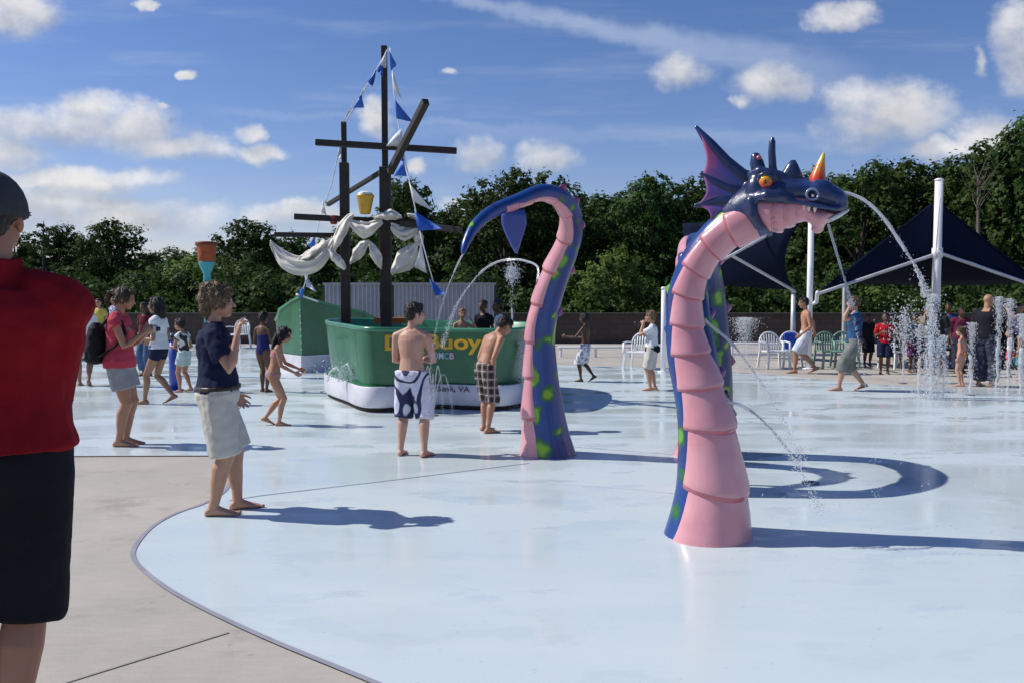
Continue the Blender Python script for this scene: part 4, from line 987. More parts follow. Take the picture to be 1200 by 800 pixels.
def eye_mat():
    m, nt, b = newmat('serpent_eye'); k = N(nt); se = nt.nodes.new('ShaderNodeSeparateXYZ'); k.put(se.inputs[0], k.coord('Object'))
    z0 = hp(897, 213).z; f = k.ss(k.math('SUBTRACT', se.outputs[2], z0), -.045, .02)
    k.put(b.inputs['Base Color'], k.mix(f, (.62, .07, .01, 1), (.80, .42, .02, 1))); b.inputs['Roughness'].default_value = .15; b.inputs['Coat Weight'].default_value = .6; return m
EYE = eye_mat()
for sg in (-1, 1):
    s = Soup(); s.ell(hp(897, 213.5, sg * .135), (.044, .044, .050), None, 20, 14); e = s.build('eye', EYE, neck)
    s = Soup(); c = hp(896.5, 213, sg * .1745); s.ell(c, (.006, .008, .017), None, 10, 8); s.build('pupil', BLACKH, e)
    s = Soup(); s.tube([hp(888, 214, sg * .150), hp(890, 206, sg * .158), hp(897, 203, sg * .162), hp(904, 206, sg * .158), hp(907, 213, sg * .150)], [.008, .013, .014, .013, .008], 8); s.build('eyelid', HEAD, neck)
    s = Soup(); pts = [hp(952 + 7.0 * math.cos(R(a)), 228 - 6.4 * math.sin(R(a)), sg * (.137 - .004 * math.cos(R(a)))) for a in range(0, 361, 24)]; s.tube(pts, .008, 8, round_=False); nr_ = s.build('nostril', mat('nostril_ring', (.22, .26, .42), (.14, .18, .34), 8, .25, coat=.5), neck)
    s = Soup(); s.ell(hp(952, 228, sg * .122), (.024, .018, .024)); s.build('opening', BLACKH, nr_)
    s = Soup(); s.ell(hp(952.5, 229.5, sg * .137), (.010, .008, .010)); s.build('spout', mat('spout_steel', (.6, .62, .66), rough=.2, metal=.6), nr_)
s = Soup(); s.loft([(hp(957.5 + dx, py), HF * q, HN * q) for dx, py, q in ((0, 216, .055), (0, 211, .050), (1.5, 203, .040), (4, 193, .027), (6.5, 184, .015), (7.6, 180, .007), (8, 178.5, .002))], 18)
def horn_mat():
    m, nt, b = newmat('horn'); k = N(nt); se = nt.nodes.new('ShaderNodeSeparateXYZ'); k.put(se.inputs[0], k.coord('Object'))
    z0, z1 = hp(957, 212).z, hp(957, 180).z; f = k.ss(se.outputs[2], z0 - .02, z1)
    c = k.mix(k.ss(f, 0, .5), (.62, .045, .012, 1), (.72, .20, .015, 1)); c = k.mix(k.ss(f, .5, 1), c, (.72, .48, .06, 1))
    k.put(b.inputs['Base Color'], c); b.inputs['Roughness'].default_value = .25; b.inputs['Coat Weight'].default_value = .5; return m
s.build('horn', horn_mat(), neck)
def crest(pts, m=HEAD):
    s = Soup(); s.tube([hp(*p[:2], 0) for p in pts], [(p[2] / HS, p[2] / HS * p[3]) for p in pts], 12, up=HN); return s.build('crest', m, neck)
cr = crest([(893, 211, 8.5, .9), (889, 199, 8.2, .9), (886.5, 190, 7.8, .9), (885.5, 184, 5.5, .9)]); s = Soup(); s.ell(hp(889.5, 185, .030), (.016, .012, .015)); s.build('knob', PINKD, cr)
crest([(908, 212, 5.5, .8), (905.5, 196, 4.5, .8), (904.5, 178, 4.2, .8), (905, 166, 3.6, .8), (905.5, 162, 1.6, .8)])
s = Soup(); s.loft([(hp(926, 214), HF * .085, HN * .035), (hp(927, 204), HF * .062, HN * .03), (hp(928.5, 194), HF * .034, HN * .022), (hp(929.5, 188), HF * .014, HN * .012)], 14); s.build('crest', HEAD, neck)
# ear fin: ribs and web
fin_ribs = [[(884, 214, 7.0), (868, 206, 6.0), (850, 190, 5.2), (832, 169, 4.2), (816, 149, 1.4)], [(868, 224, 7), (852, 221, 5.6), (836, 213, 4.6), (822, 203, 1.8)], [(862, 238, 8), (850, 236, 7), (838, 237, 5.2), (815, 241, 1.6)], [(862, 250, 8), (846, 256, 7), (832, 264, 4)]]
def fside(px): return .02 + max(0, (884 - px)) / HS * .10
for rb in fin_ribs[:3]:
    s = Soup(); s.tube([hp(a, b, fside(a)) for a, b, _ in rb], [(r * 1.5 / HS, r / HS * .95) for _, _, r in rb], 10, up=HN); s.build('fin_rib', HEAD, neck)
def web_mat():
    m, nt, b = newmat('fin_web'); k = N(nt); oc = k.coord(); ds = nt.nodes.new('ShaderNodeVectorMath'); ds.operation = 'DISTANCE'; k.put(ds.inputs[0], oc); ds.inputs[1].default_value = hp(878, 226)
    n_ = k.math('ADD', ds.outputs['Value'], k.math('MULTIPLY', k.math('SUBTRACT', k.noise(oc, 9, 3), .5), .12))
    c = k.mix(k.ss(n_, .12, .26), (.045, .06, .25, 1), (.13, .06, .27, 1)); c = k.mix(k.ss(n_, .22, .36), c, (.42, .09, .20, 1))
    k.put(b.inputs['Base Color'], c); b.inputs['Roughness'].default_value = .4; b.inputs['Coat Weight'].default_value = .3; return m
WEB = web_mat()
def along(rb, t):
    x = t * (len(rb) - 1); i = min(int(x), len(rb) - 2); q = x - i; return tuple(rb[i][a] + (rb[i + 1][a] - rb[i][a]) * q for a in range(2))
for a, b_ in zip(fin_ribs[:3], fin_ribs[1:]):
    vs, fs = [], []; n = 12
    for i in range(n + 1):
        t = i / n
        for j in range(n + 1):
            q = j / n; te = t * (1 - .15 * (4 * q * (1 - q)) ** .8 * t) * .98
            pa, pb = along(a, te), along(b_, te); p = tuple(pa[c] + (pb[c] - pa[c]) * q for c in range(2)); vs.append(hp(p[0], p[1], fside(p[0]) + .018 * math.sin(math.pi * q)))
    for i in range(n):
        for j in range(n): fs.append((i * (n + 1) + j, i * (n + 1) + j + 1, (i + 1) * (n + 1) + j + 1, (i + 1) * (n + 1) + j))
    s = Soup(); s.add(vs, fs); o = s.build('fin_web', WEB, neck); mm = o.modifiers.new('t', 'SOLIDIFY'); mm.thickness = .016; mm.offset = 0
for l_ in (.30, .40, .50, .60, .70, .78): scute(neck, spN, spN.L[-1] * l_, .05, .05, BODY, -.4)

# --- tail
tail_pts = [(645, 541, 34.5, 7.95), (641, 515, 29, 7.94), (638, 490, 26, 7.93), (635, 449, 21, 7.9), (633.5, 403, 17.6, 7.85), (636, 375, 17.2, 7.8), (643, 347, 17, 7.75), (652.5, 319, 16.6, 7.68), (663, 294, 15, 7.6), (670, 269, 14, 7.5), (667, 246, 12.8, 7.38), (654, 231, 11.4, 7.22), (634, 225.5, 9.6, 7.05), (606, 236, 8.6, 6.9), (577, 248, 8.0, 6.75), (557, 265, 7.0, 6.6), (546, 285, 5.2, 6.5), (542.5, 298, 2.0, 6.45)]
def tb(p, t, l):
    c = W(600, 330, 7.3); d = c - p; d.y = -.02; d.z *= .6 if p.z < 2 else 1; return d if l < .8 else V((.5, -.1, -.8))
spT = Spine(tail_pts, tb, 170)
tail = empty('serpent_tail', (spT.C[0].x, spT.C[0].y, PZ), 0, 'curled blue and pink serpent tail with a hanging fluke, beside the boy in plaid shorts', 'serpent tail', 'pieces of the painted sea serpent')
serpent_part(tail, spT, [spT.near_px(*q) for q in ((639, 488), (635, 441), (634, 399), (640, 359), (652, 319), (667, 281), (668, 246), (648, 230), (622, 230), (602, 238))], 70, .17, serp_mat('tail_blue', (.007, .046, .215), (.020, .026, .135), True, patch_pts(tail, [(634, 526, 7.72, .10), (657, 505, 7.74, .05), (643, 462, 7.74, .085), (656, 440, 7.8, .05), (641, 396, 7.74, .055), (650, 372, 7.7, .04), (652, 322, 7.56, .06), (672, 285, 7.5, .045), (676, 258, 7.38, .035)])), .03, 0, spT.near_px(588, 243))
for px, py in ((640, 360), (656, 311), (671, 266), (667, 243), (655, 231)): scute(tail, spT, spT.near_px(px, py), .045, .05, MAGENTA)
s = Soup(); T0 = lambda px, py, Y: W(px, py, Y) - tail.location
s.loft([(T0(x, y, 6.88), V((w / 145., 0, 0)), V((0, .018, 0))) for x, y, w in ((602, 246, 12), (602, 254, 14.5), (602.5, 263, 14.5), (603, 275, 10.5), (604, 288, 5.5), (605, 297, 1.5))], 18); s.build('fluke', serp_mat('fluke_blue', (.035, .10, .36), (.07, .08, .30), False), tail)
c, r, T, B, S = spT.at(spT.near_px(644, 335)); spot_hole(tail, c + B * r * 1.06 - tail.location, B, .016); TAIL_HOLE = c + B * r * 1.06; TAIL_TIP = spT.C[-1].copy()

# --- second hump, behind the neck
hump_pts = [(826, 541, 36, 7.9), (829, 510, 32, 7.9), (832, 480, 28, 7.9), (835, 430, 23, 7.9), (834, 380, 20, 7.88), (830, 335, 18.5, 7.8), (824, 306, 18, 7.6), (818, 291, 18, 7.3), (813, 296, 18, 7.0), (811, 320, 18, 6.75), (813, 360, 18.5, 6.55), (818, 400, 20, 6.48), (824, 450, 23, 6.45), (828, 500, 27, 6.45), (830, 545, 31, 6.45), (831, 585, 35, 6.45)]
spH = Spine(hump_pts, lambda p, t, l: V((-1, -.15, 0)), 150)
hump = empty('serpent_hump', (spH.C[0].x, spH.C[0].y, PZ), 0, 'green spotted blue arch of the serpent body, mostly hidden behind the neck', 'serpent hump', 'pieces of the painted sea serpent')
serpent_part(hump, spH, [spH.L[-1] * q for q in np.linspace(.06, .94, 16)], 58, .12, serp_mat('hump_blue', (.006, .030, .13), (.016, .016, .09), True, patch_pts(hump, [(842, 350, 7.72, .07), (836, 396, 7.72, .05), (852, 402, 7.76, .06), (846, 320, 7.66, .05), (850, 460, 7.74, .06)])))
for q in np.linspace(.1, .9, 9): scute(hump, spH, spH.L[-1] * q, .06, .06, MAGENTA)

# ------------------------------------------------------------------ pirate ship
GREEN = mat('hull_green', (.011, .125, .046), (.008, .095, .037), 2.2, .34, .12, 5, coat=.35, bdist=.03, rvar=.15); GREENR = mat('rim_green', (.04, .22, .11), (.03, .17, .085), 3, .35, coat=.3)
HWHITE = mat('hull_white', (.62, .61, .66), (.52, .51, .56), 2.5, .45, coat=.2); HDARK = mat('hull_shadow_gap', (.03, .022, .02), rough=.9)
WOOD = mat('dark_brown_post', (.030, .022, .018), (.020, .015, .013), 6, .7, .4, 30)
ctr = W(495, 345, 12.6)
ship = empty('pirate_ship', (ctr.x, ctr.y, PZ), 0, 'green and white play pirate ship with dark masts and yellow lettering', 'play ship')
so2 = ship.location
pl = [gp(380, 463), gp(404, 475), gp(434, 484), (W(510, 345, 11.08).x, 11.08), gp(597, 481), (.42, 12.3), (.36, 13.4), (-.6, 14.1), (-1.9, 14.2), (-2.75, 13.8)]
def closed_spline(P, n=8):
    out = []; m = len(P)
    for i in range(m):
        p0, p1, p2, p3 = P[i - 1], P[i], P[(i + 1) % m], P[(i + 2) % m]
        for j in range(n):
            t = j / n; out.append(tuple(.5 * (2 * p1[a] + (p2[a] - p0[a]) * t + (2 * p0[a] - 5 * p1[a] + 4 * p2[a] - p3[a]) * t * t + (3 * p1[a] - p0[a] - 3 * p2[a] + p3[a]) * t ** 3) for a in range(2)))
    return out
OUT = closed_spline(pl); cx = sum(p[0] for p in OUT) / len(OUT); cy = sum(p[1] for p in OUT) / len(OUT)
def rim(fx, fy, z, dz=None): return [V((cx + (p[0] - cx) * fx - so2.x, cy + (p[1] - cy) * fy - so2.y, z + (dz(p) if dz else 0) - PZ)) for p in OUT]
def skin_rings(rs, m, name, parent, cap_last=False, smooth=True):
    n = len(rs[0]); vs = [v for r_ in rs for v in r_]; fs = [(i * n + k_, i * n + (k_ + 1) % n, (i + 1) * n + (k_ + 1) % n, (i + 1) * n + k_) for i in range(len(rs) - 1) for k_ in range(n)]
    if cap_last: fs.append(tuple(range((len(rs) - 1) * n, len(rs) * n)))
    s = Soup(); s.add(vs, fs); return s.build(name, m, parent, smooth)
sheer = lambda p: .03 * max(0, (-1.0 - p[0])) 
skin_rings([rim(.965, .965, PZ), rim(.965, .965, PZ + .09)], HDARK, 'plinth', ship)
skin_rings([rim(.97, .97, PZ + .06), rim(.99, .99, PZ + .065), rim(1, 1, PZ + .085), rim(1, 1, .375), rim(.995, .995, .385), rim(.9, .9, .386)], HWHITE, 'base', ship)
skin_rings([rim(.99, .99, .389), rim(.94, .97, .392), rim(.7, .7, .395)], GREENR, 'ledge', ship)
hull = skin_rings([rim(.925, .955, .393), rim(.93, .965, .48), rim(.955, .985, .8), rim(.975, .995, 1.06, sheer)], GREEN, 'hull', ship)
skin_rings([rim(.975, .995, 1.06, sheer), rim(.983, 1.003, 1.065, sheer), rim(.987, 1.007, 1.09, sheer), rim(.98, 1.0, 1.115, sheer), rim(.96, .975, 1.116, sheer), rim(.95, .96, 1.10, sheer), rim(.935, .94, .6)], GREENR, 'gunwale', ship)
skin_rings([rim(.94, .945, .60), rim(.6, .6, .605), rim(.05, .05, .61)], mat('deck_board', (.22, .15, .09), (.16, .11, .07), 5, .7), 'deck', ship, True)
def mast(px, Y, segs):
    x = W(px, 345, Y).x - so2.x; y = Y - so2.y
    s = Soup()
    for y0, y1, w_ in segs:
        z0 = .55 if y0 is None else W(px, y0, Y).z - PZ; z1 = W(px, y1, Y).z - PZ; s.box((x - w_ / 2, y - w_ / 2, z0), (x + w_ / 2, y + w_ / 2, z1))
    s.build('mast', WOOD, ship, False, .008)
mast(452.5, 12.4, ((None, 196, .155), (200, 54, .082))); mast(405, 12.6, ((None, 191, .128), (195, 143, .072)))
SL = lambda px, py, Y: W(px, py, Y) - so2
def yard(a, b, w_, h_=None):
    s = Soup(); s.beam(SL(*a), SL(*b), w_, h_ or w_); s.build('yard', WOOD, ship, False, .006)
yard((370, 167, 12.25), (535, 177, 12.2), .085); yard((457, 202, 12.32), (499, 119, 11.2), .09); yard((384, 240, 13.4), (446, 202, 12.5), .06); yard((345, 254, 12.45), (500, 262, 12.55), .085); yard((322, 275, 12.75), (396, 276, 12.7), .07); yard((470, 262, 12.2), (541, 270, 11.9), .085)
SAIL = mat('sail_canvas', (.74, .71, .64), (.62, .59, .52), 3, 1.0, .35, 12, bdist=.03, spec=.0)
def cr2(P, t):
    m = len(P); x = t * (m - 1); i = min(int(x), m - 2); t = x - i; p0, p1, p2, p3 = P[max(i - 1, 0)], P[i], P[i + 1], P[min(i + 2, m - 1)]
    return tuple(.5 * (2 * p1[a] + (p2[a] - p0[a]) * t + (2 * p0[a] - 5 * p1[a] + 4 * p2[a] - p3[a]) * t * t + (3 * p1[a] - p0[a] - 3 * p2[a] + p3[a]) * t ** 3) for a in range(2))
def sail(e0, e1, Y=12.25, folds=2.5, amp=.032):
    """canvas slung between two edges, its folds running along it"""
    vs, fs = [], []; nu, nv = 34, 18; ph = random.random() * 6
    for i in range(nu + 1):
        u_ = i / nu; a, b_ = cr2(e0, u_), cr2(e1, u_)
        for j in range(nv + 1):
            v_ = j / nv; px, py = lerp(V(a), V(b_), v_); gather = .35 + .65 * math.sin(math.pi * u_)
            dy = amp * gather * math.sin(2 * math.pi * folds * v_ + ph + 1.3 * noise.noise(V((u_ * 4, ph, 0)))) + .06 * noise.noise(V((u_ * 5, v_ * 4, ph))) - .10 * gather * math.sin(math.pi * v_)
            q = 1.4 * noise.noise(V((u_ * 6, v_ * 5, ph + 4))); vs.append(SL(px + q * gather, py + q * .8 * gather, Y + dy))
    for i in range(nu):
        for j in range(nv): fs.append((i * (nv + 1) + j, i * (nv + 1) + j + 1, (i + 1) * (nv + 1) + j + 1, (i + 1) * (nv + 1) + j))
    s = Soup(); s.add(vs, fs); o = s.build('sail', SAIL, ship); o.modifiers.new('t', 'SOLIDIFY').thickness = .012; return o
for e0, e1, f_ in (([(317, 281), (330, 291), (350, 300), (366, 297), (380, 284), (389, 277)], [(317, 287), (328, 312), (347, 322), (367, 320), (383, 308), (392, 288)], 3), ([(414, 250), (404, 253), (394, 268), (387, 284), (384, 297)], [(414, 253), (411, 262), (405, 276), (398, 288), (390, 300)], 2),
    ([(408, 257), (428, 260), (448, 257)], [(408, 261), (427, 279), (448, 262)], 2.2), ([(438, 254), (449, 249), (458, 245), (470, 253)], [(438, 256), (450, 257), (460, 258), (471, 256)], 1.5), ([(458, 261), (474, 265), (491, 259)], [(459, 272), (475, 282), (491, 270)], 2.2),
    ([(432, 281), (420, 285), (413, 296), (410, 309)], [(433, 283), (428, 297), (420, 305), (411, 310)], 1.6), ([(433, 282), (441, 289), (447, 300), (447, 315)], [(432, 284), (433, 298), (439, 308), (446, 316)], 1.6), ([(489, 284), (476, 288), (464, 299), (458, 319)], [(490, 288), (488, 306), (476, 318), (459, 322)], 2.4),
    ([(484, 277), (490, 269), (496, 276)], [(486, 284), (491, 289), (496, 283)], 1), ([(346, 303), (362, 293), (380, 280)], [(351, 309), (367, 304), (382, 290)], 1.4), ([(384, 288), (393, 295), (401, 303), (405, 314)], [(382, 293), (389, 305), (397, 312), (404, 316)], 1.5), ([(477, 250), (487, 251), (495, 256)], [(478, 254), (487, 258), (495, 260)], 1)): sail(e0, e1, 12.22, f_)
s = Soup(); by = 12.3; cpx = lambda px, py: SL(px, py, by)
s.loft([(cpx(428, y), V((w / 81., 0, 0)), V((0, w / 81., 0))) for y, w in ((251, 5.5), (250, 6.2), (232, 9.6), (230.5, 10.3), (229, 10.3), (229, 9.2), (236, 8.6))], 22); bk = s.build('bucket', mat('yellow_bucket', (.60, .36, .01), (.5, .28, .01), 5, .4, coat=.3), ship)
s = Soup(); s.ell(cpx(428, 230) + V((0, 0, .02)), (.115, .115, .05)); s.build('foam', mat('foam_white', (.8, .8, .78), rough=.9), bk)
s = Soup(); s.loft([(SL(391, y, 12.5), V((w / 80., 0, 0)), V((0, w / 80., 0))) for y, w in ((263, 3), (262, 4), (254, 6), (253, 6))], 16); s.build('bucket', mat('red_bucket', (.30, .02, .03), rough=.4), ship)
s = Soup(); s.box(SL(438, 379, 12.6), SL(478, 372, 12.75)); s.build('bench', mat('orange_plank', (.42, .13, .03), rough=.6), ship, False, .01)
# lettering
from mathutils.bvhtree import BVHTree
def hull_bvh(o): return BVHTree.FromPolygons([v.co.copy() for v in o.data.vertices], [tuple(p.vertices) for p in o.data.polygons])
def lettering(txt, x0, x1, ytop, ybase, Yg, m, surf, bold=.012, font_h=.70):
    cu = bpy.data.curves.new('t', 'FONT'); cu.body = txt; cu.offset = bold; cu.extrude = .012; cu.size = 1.0; cu.resolution_u = 4
    o = bpy.data.objects.new('t', cu); COL.objects.link(o); dg = bpy.context.evaluated_depsgraph_get(); dg.update(); me = bpy.data.meshes.new_from_object(o.evaluated_get(dg)); bpy.data.objects.remove(o)
    bm = bmesh.new(); bm.from_mesh(me); bmesh.ops.triangulate(bm, faces=bm.faces[:]); bmesh.ops.subdivide_edges(bm, edges=[e for e in bm.edges if e.calc_length() > .15], cuts=2); bm.to_mesh(me); bm.free()
    xs = [v.co.x for v in me.vertices]; a, b = W(x0, ytop, Yg) - so2, W(x1, ybase, Yg) - so2; sx = (b.x - a.x) / (max(xs) - min(xs)); sz = (a.z - b.z) / font_h; bv = hull_bvh(surf)
    for v in me.vertices:
        P = V((a.x + (v.co.x - min(xs)) * sx, -6, b.z + v.co.y * sz)); h_ = bv.ray_cast(P, V((0, 1, 0)), 20)
        yy_ = h_[0].y if h_[0] is not None else Yg - so2.y
        P.y = yy_ - .004 - (.010 if v.co.z > 0 else 0); v.co = P
    me.materials.clear(); return link('lettering', me, m, ship)
YEL = mat('yellow_letter', (.62, .36, .01), (.55, .30, .01), 8, .45)
lettering('Da', 456, 491, 391, 407.8, 11.15, YEL, hull, .028); lettering('Buoys', 500, 576, 391, 407.8, 11.2, YEL, hull, .028)
base_o = [c for c in ship.children if c.name.startswith('base')][0]
for i, (ch, cc) in enumerate(zip('LOMCB', ((.62, .70, .85), (.25, .55, .8), (.7, .75, .8), (.12, .5, .7), (.7, .5, .62)))): lettering(ch, 502 + i * 6.3, 507.4 + i * 6.3, 412.6, 419.6, 11.15, mat('small_letter_%s' % ch, cc, rough=.5), hull, .03)
lettering('East Bank, VA', 492, 551, 450.6, 457.2, 11.15, mat('grey_letter', (.10, .09, .12), rough=.6), base_o, .006)
# bow section
b0 = gp(353, 437); bow = empty('ship_bow', (b0[0], b0[1], PZ), 0, 'separate pointed green bow of the play ship on a white base', 'ship bow')
bl = bow.location; BP = [(0, 0), (.35, .35), (1.0, .95), (1.25, 2.0), (.5, 2.7), (-.6, 2.6), (-1.0, 1.9), (-.62, .8), (-.25, .28)]
def bout(f, z, top=False):
    r_ = []
    P = BP
    for i in range(len(P)):
        a, b = P[i], P[(i + 1) % len(P)]
        for j in range(6):
            t = j / 6; x, y = a[0] + (b[0] - a[0]) * t, a[1] + (b[1] - a[1]) * t; cx_, cy_ = .1, 1.3
            zz = z + (.50 * max(0, 1 - y / 1.9) ** 1.4 if top else 0); r_.append(V((cx_ + (x - cx_) * f, cy_ + (y - cy_) * f, zz)))
    return r_
skin_rings([bout(1.0, 0), bout(1.0, .02), bout(1.0, .33), bout(.985, .335)], HWHITE, 'base', bow, False, False)
bh = skin_rings([bout(.96, .337), bout(.97, .5), bout(1.0, .93, True)], GREEN, 'hull', bow, False, False)
skin_rings([bout(1.0, .93, True), bout(1.03, .94, True), bout(1.03, .985, True), bout(.93, .985, True), bout(.90, .6)], GREENR, 'gunwale', bow, True, False)
s = Soup(); s.beam((-.06, -.02, 1.50), (.28, .2, 1.36), .09, .03); s.build('prow_board', WHITE, bow, False)
for i in range(7):
    s = Soup(); z = .45 + i * .125; q = (.96 + .04 * (z - .34) / .6); s.ell((.1 - .1 * q, 1.3 - 1.3 * q - .003, z), (.016, .016, .016), None, 8, 6); s.build('rivet', mat('rivet', (.4, .5, .45), rough=.4), bow)
s = Soup(); cR = G(361, 431.5, PZ) - bl
for k_ in (1.0,):
    s.tube([(cR.x + .16 * math.cos(R(a)), cR.y - .25, .02 + .22 * math.sin(R(a))) for a in range(0, 181, 15)], .035, 8)
s.build('water_pipe', mat('dark_pipe', (.08, .08, .11), rough=.4), bow)

# pennant strings
PW = mat('pennant_white', (.74, .75, .78), rough=.6); PB = mat('pennant_blue', (.02, .13, .55), (.015, .10, .45), 5, .6)
def pennants(path, flags, label):
    """a cord through pixels, and each flag as the three corners it shows"""
    pts = [W(*p) for p in path]; t = empty('pennant_string', pts[0], 0, label, 'pennant string', 'pennant strings in the ship rigging'); loc = pts[0]
    s = Soup(); s.tube([p - loc for p in pts], .009, 5, round_=False); s.build('cord', PW, t)
    def depth(py):
        for a, b_ in zip(path, path[1:]):
            if py <= b_[1] or b_ is path[-1]: return a[2] + (b_[2] - a[2]) * (py - a[1]) / (b_[1] - a[1])
    for c, P in flags:
        Y = depth(sum(p[1] for p in P) / 3); gx, gy = sum(p[0] for p in P) / 3, sum(p[1] for p in P) / 3; A, B, T = [W(gx + (p[0] - gx) * 1.16, gy + (p[1] - gy) * 1.12, Y - .06) - loc for p in P]; n = 7; vs, fs = [], []; ph = random.random() * 6
        for i in range(n + 1):
            q = i / n; e0, e1 = lerp(A, T, q), lerp(B, T, q)
            for j in range(3): vs.append(lerp(e0, e1, j / 2) + V((0, .07 * math.sin(q * 4 + ph) * q + .04 * math.sin(j * 1.6 + ph), 0)))
        for i in range(n):
            for j in range(2): fs.append((3 * i + j, 3 * i + j + 1, 3 * i + 4 + j, 3 * i + 3 + j))
        s = Soup(); s.add(vs, fs); o = s.build('pennant', PB if c == 'b' else PW, t); o.modifiers.new('t', 'SOLIDIFY').thickness = .004
pennants([(455, 58, 12.3), (434, 94, 12.4), (405, 143, 12.5)], [('b', ((449, 68), (443, 84), (448, 90))), ('w', ((453, 60), (444, 77), (452, 78))), ('b', ((440, 82), (432, 96), (437, 102))), ('w', ((432, 92), (423, 108), (421, 114))), ('b', ((424, 112), (414, 126), (425, 124))), ('w', ((414, 119), (407, 133), (404, 143)))], 'pennant string sloping from the mainmast top to the foremast top')
pennants([(457, 56, 12.3), (462, 110, 12.2), (470, 165, 12.1), (482, 222, 11.95), (494, 280, 11.75), (513, 350, 11.5)], [('b', ((456, 60), (458, 82), (463, 74))), ('w', ((460, 84), (461, 104), (469, 113))), ('b', ((463, 118), (465, 138), (481, 141))), ('w', ((470, 152), (472, 172), (454, 170))), ('b', ((472, 184), (476, 206), (463, 206))), ('w', ((481, 217), (484, 235), (504, 245))), ('b', ((487, 249), (491, 270), (517, 268))), ('w', ((494, 288), (499, 319), (487, 313))), ('b', ((504, 328), (510, 346), (521, 344)))], 'long pennant string falling from the mainmast top to the ship rail')
pennants([(404, 145, 12.65), (389, 215, 13.4), (374, 260, 14.5), (364, 310, 15.6), (352, 350, 16.4)], [('w', ((399, 168), (396, 184), (401, 187))), ('w', ((387, 218), (383, 235), (380, 240))), ('w', ((379, 236), (376, 248), (382, 252))), ('w', ((368, 296), (365, 308), (373, 306))), ('b', ((371, 276), (368, 292), (361, 288))), ('w', ((357, 322), (360, 336), (370, 341))), ('b', ((358, 334), (354, 350), (349, 344)))], 'pennant string dropping from the foremast to the separate bow')

# ------------------------------------------------------------------ bucket pole, blue post
p = W(243, 345, 15.5); bp = empty('bucket_pole', (p.x, 15.5, PZ), 0, 'orange dump bucket on a turquoise pole above the navy polo woman', 'water feature'); TEAL = mat('turquoise', (.03, .33, .37), (.02, .27, .31), 4, .4, coat=.3)
zz = lambda y: W(243, y, 15.5).z - PZ; px2 = 15.5 / 1000
s = Soup(); s.loft([(V((0, 0, z)), V((w_, 0, 0)), V((0, w_, 0))) for z, w_ in ((0, .07), (zz(330), .062), (zz(321), .065), (zz(313), .12), (zz(308), .145), (zz(307), .15))], 18); s.build('pole', TEAL, bp)
s = Soup(); s.loft([(V((0, 0, zz(y))), V((w_ * px2, 0, 0)), V((0, w_ * px2, 0))) for y, w_ in ((307.5, 9), (306, 9.6), (300, 10), (290, 11), (286, 11.6), (284, 11.8), (283.5, 10.8), (290, 10))], 18); s.build('bucket', mat('orange_bucket', (.42, .085, .018), (.26, .05, .012), 9, .6, .5, 20), bp)
s = Soup(); s.loft([(V((0, 0, zz(y))), V((w_ * px2, 0, 0)), V((0, w_ * px2, 0))) for y, w_ in ((288, 12.2), (287, 12.6), (285, 12.6), (284, 12.2))], 18); s.build('hoop', mat('brown_hoop', (.16, .04, .015), rough=.6), bp)
p = G(205, 457, PZ); post = empty('spray_post', p, 0, 'short royal blue post beside the child in the black and white shirt', 'water feature'); BL = mat('royal_blue', (.012, .05, .36), (.01, .04, .28), 4, .4, coat=.3)
s = Soup(); s.tube([(0, 0, 0), (0, 0, .82)], [.082, .078], 16, round_=False); s.build('pipe', BL, post)
s = Soup(); s.loft([(V((0, 0, z)), V((r, 0, 0)), V((0, r, 0))) for z, r in ((.78, .098), (.86, .098), (.90, .06))], 16); s.build('head', mat('dark_blue_cap', (.01, .03, .16), rough=.4), post)
s = Soup(); s.loft([(V((0, 0, z)), V((r, 0, 0)), V((0, r, 0))) for z, r in ((0, .13), (.015, .13), (.02, .09))], 16); s.build('flange', BL, post)
# ------------------------------------------------------------------ people
FAIR = ('fair', (.46, .27, .185)); TAN = ('tan', (.40, .215, .135)); OLIVE = ('olive', (.30, .165, .10)); BROWN = ('brown', (.12, .058, .034)); PALE = ('pale', (.50, .31, .23)); DEEP = ('deep', (.075, .036, .022))
DK, BRN, BLD, BLK = (.022, .014, .010), (.085, .050, .028), (.26, .17, .085), (.012, .010, .009)
NAVYC = cloth('navy', (.012, .018, .052)); KHAKI = cloth('khaki', (.56, .54, .48), (.50, .48, .42)); REDC = cloth('red', (.24, .006, .012), (.20, .005, .009)); BLACKC = cloth('black', (.011, .012, .017)); CORAL = cloth('coral', (.50, .065, .095), (.44, .05, .08)); GREYC = cloth('grey', (.36, .36, .36)); WHITEC = cloth('white', (.74, .74, .76), (.66, .66, .70)); CAPG = cloth('cap', (.055, .06, .066), (.045, .05, .055))
def pattern(name, base, ink, scale, width, st=(1, 1, 1), freq=4):
    m, nt, b = newmat(name); k = N(nt); n_ = k.noise(k.coord('Object', st), scale, 1.5, .4); d = k.math('ABSOLUTE', k.math('SUBTRACT', k.math('FRACT', k.math('MULTIPLY', n_, freq)), .5))
    k.put(b.inputs['Base Color'], k.mix(k.ss(d, width, width + .06), c4(ink), c4(base))); b.inputs['Roughness'].default_value = .8
    k.put(b.inputs['Normal'], k.bump(k.noise(k.coord(), 9, 4), .5, .02)); return m
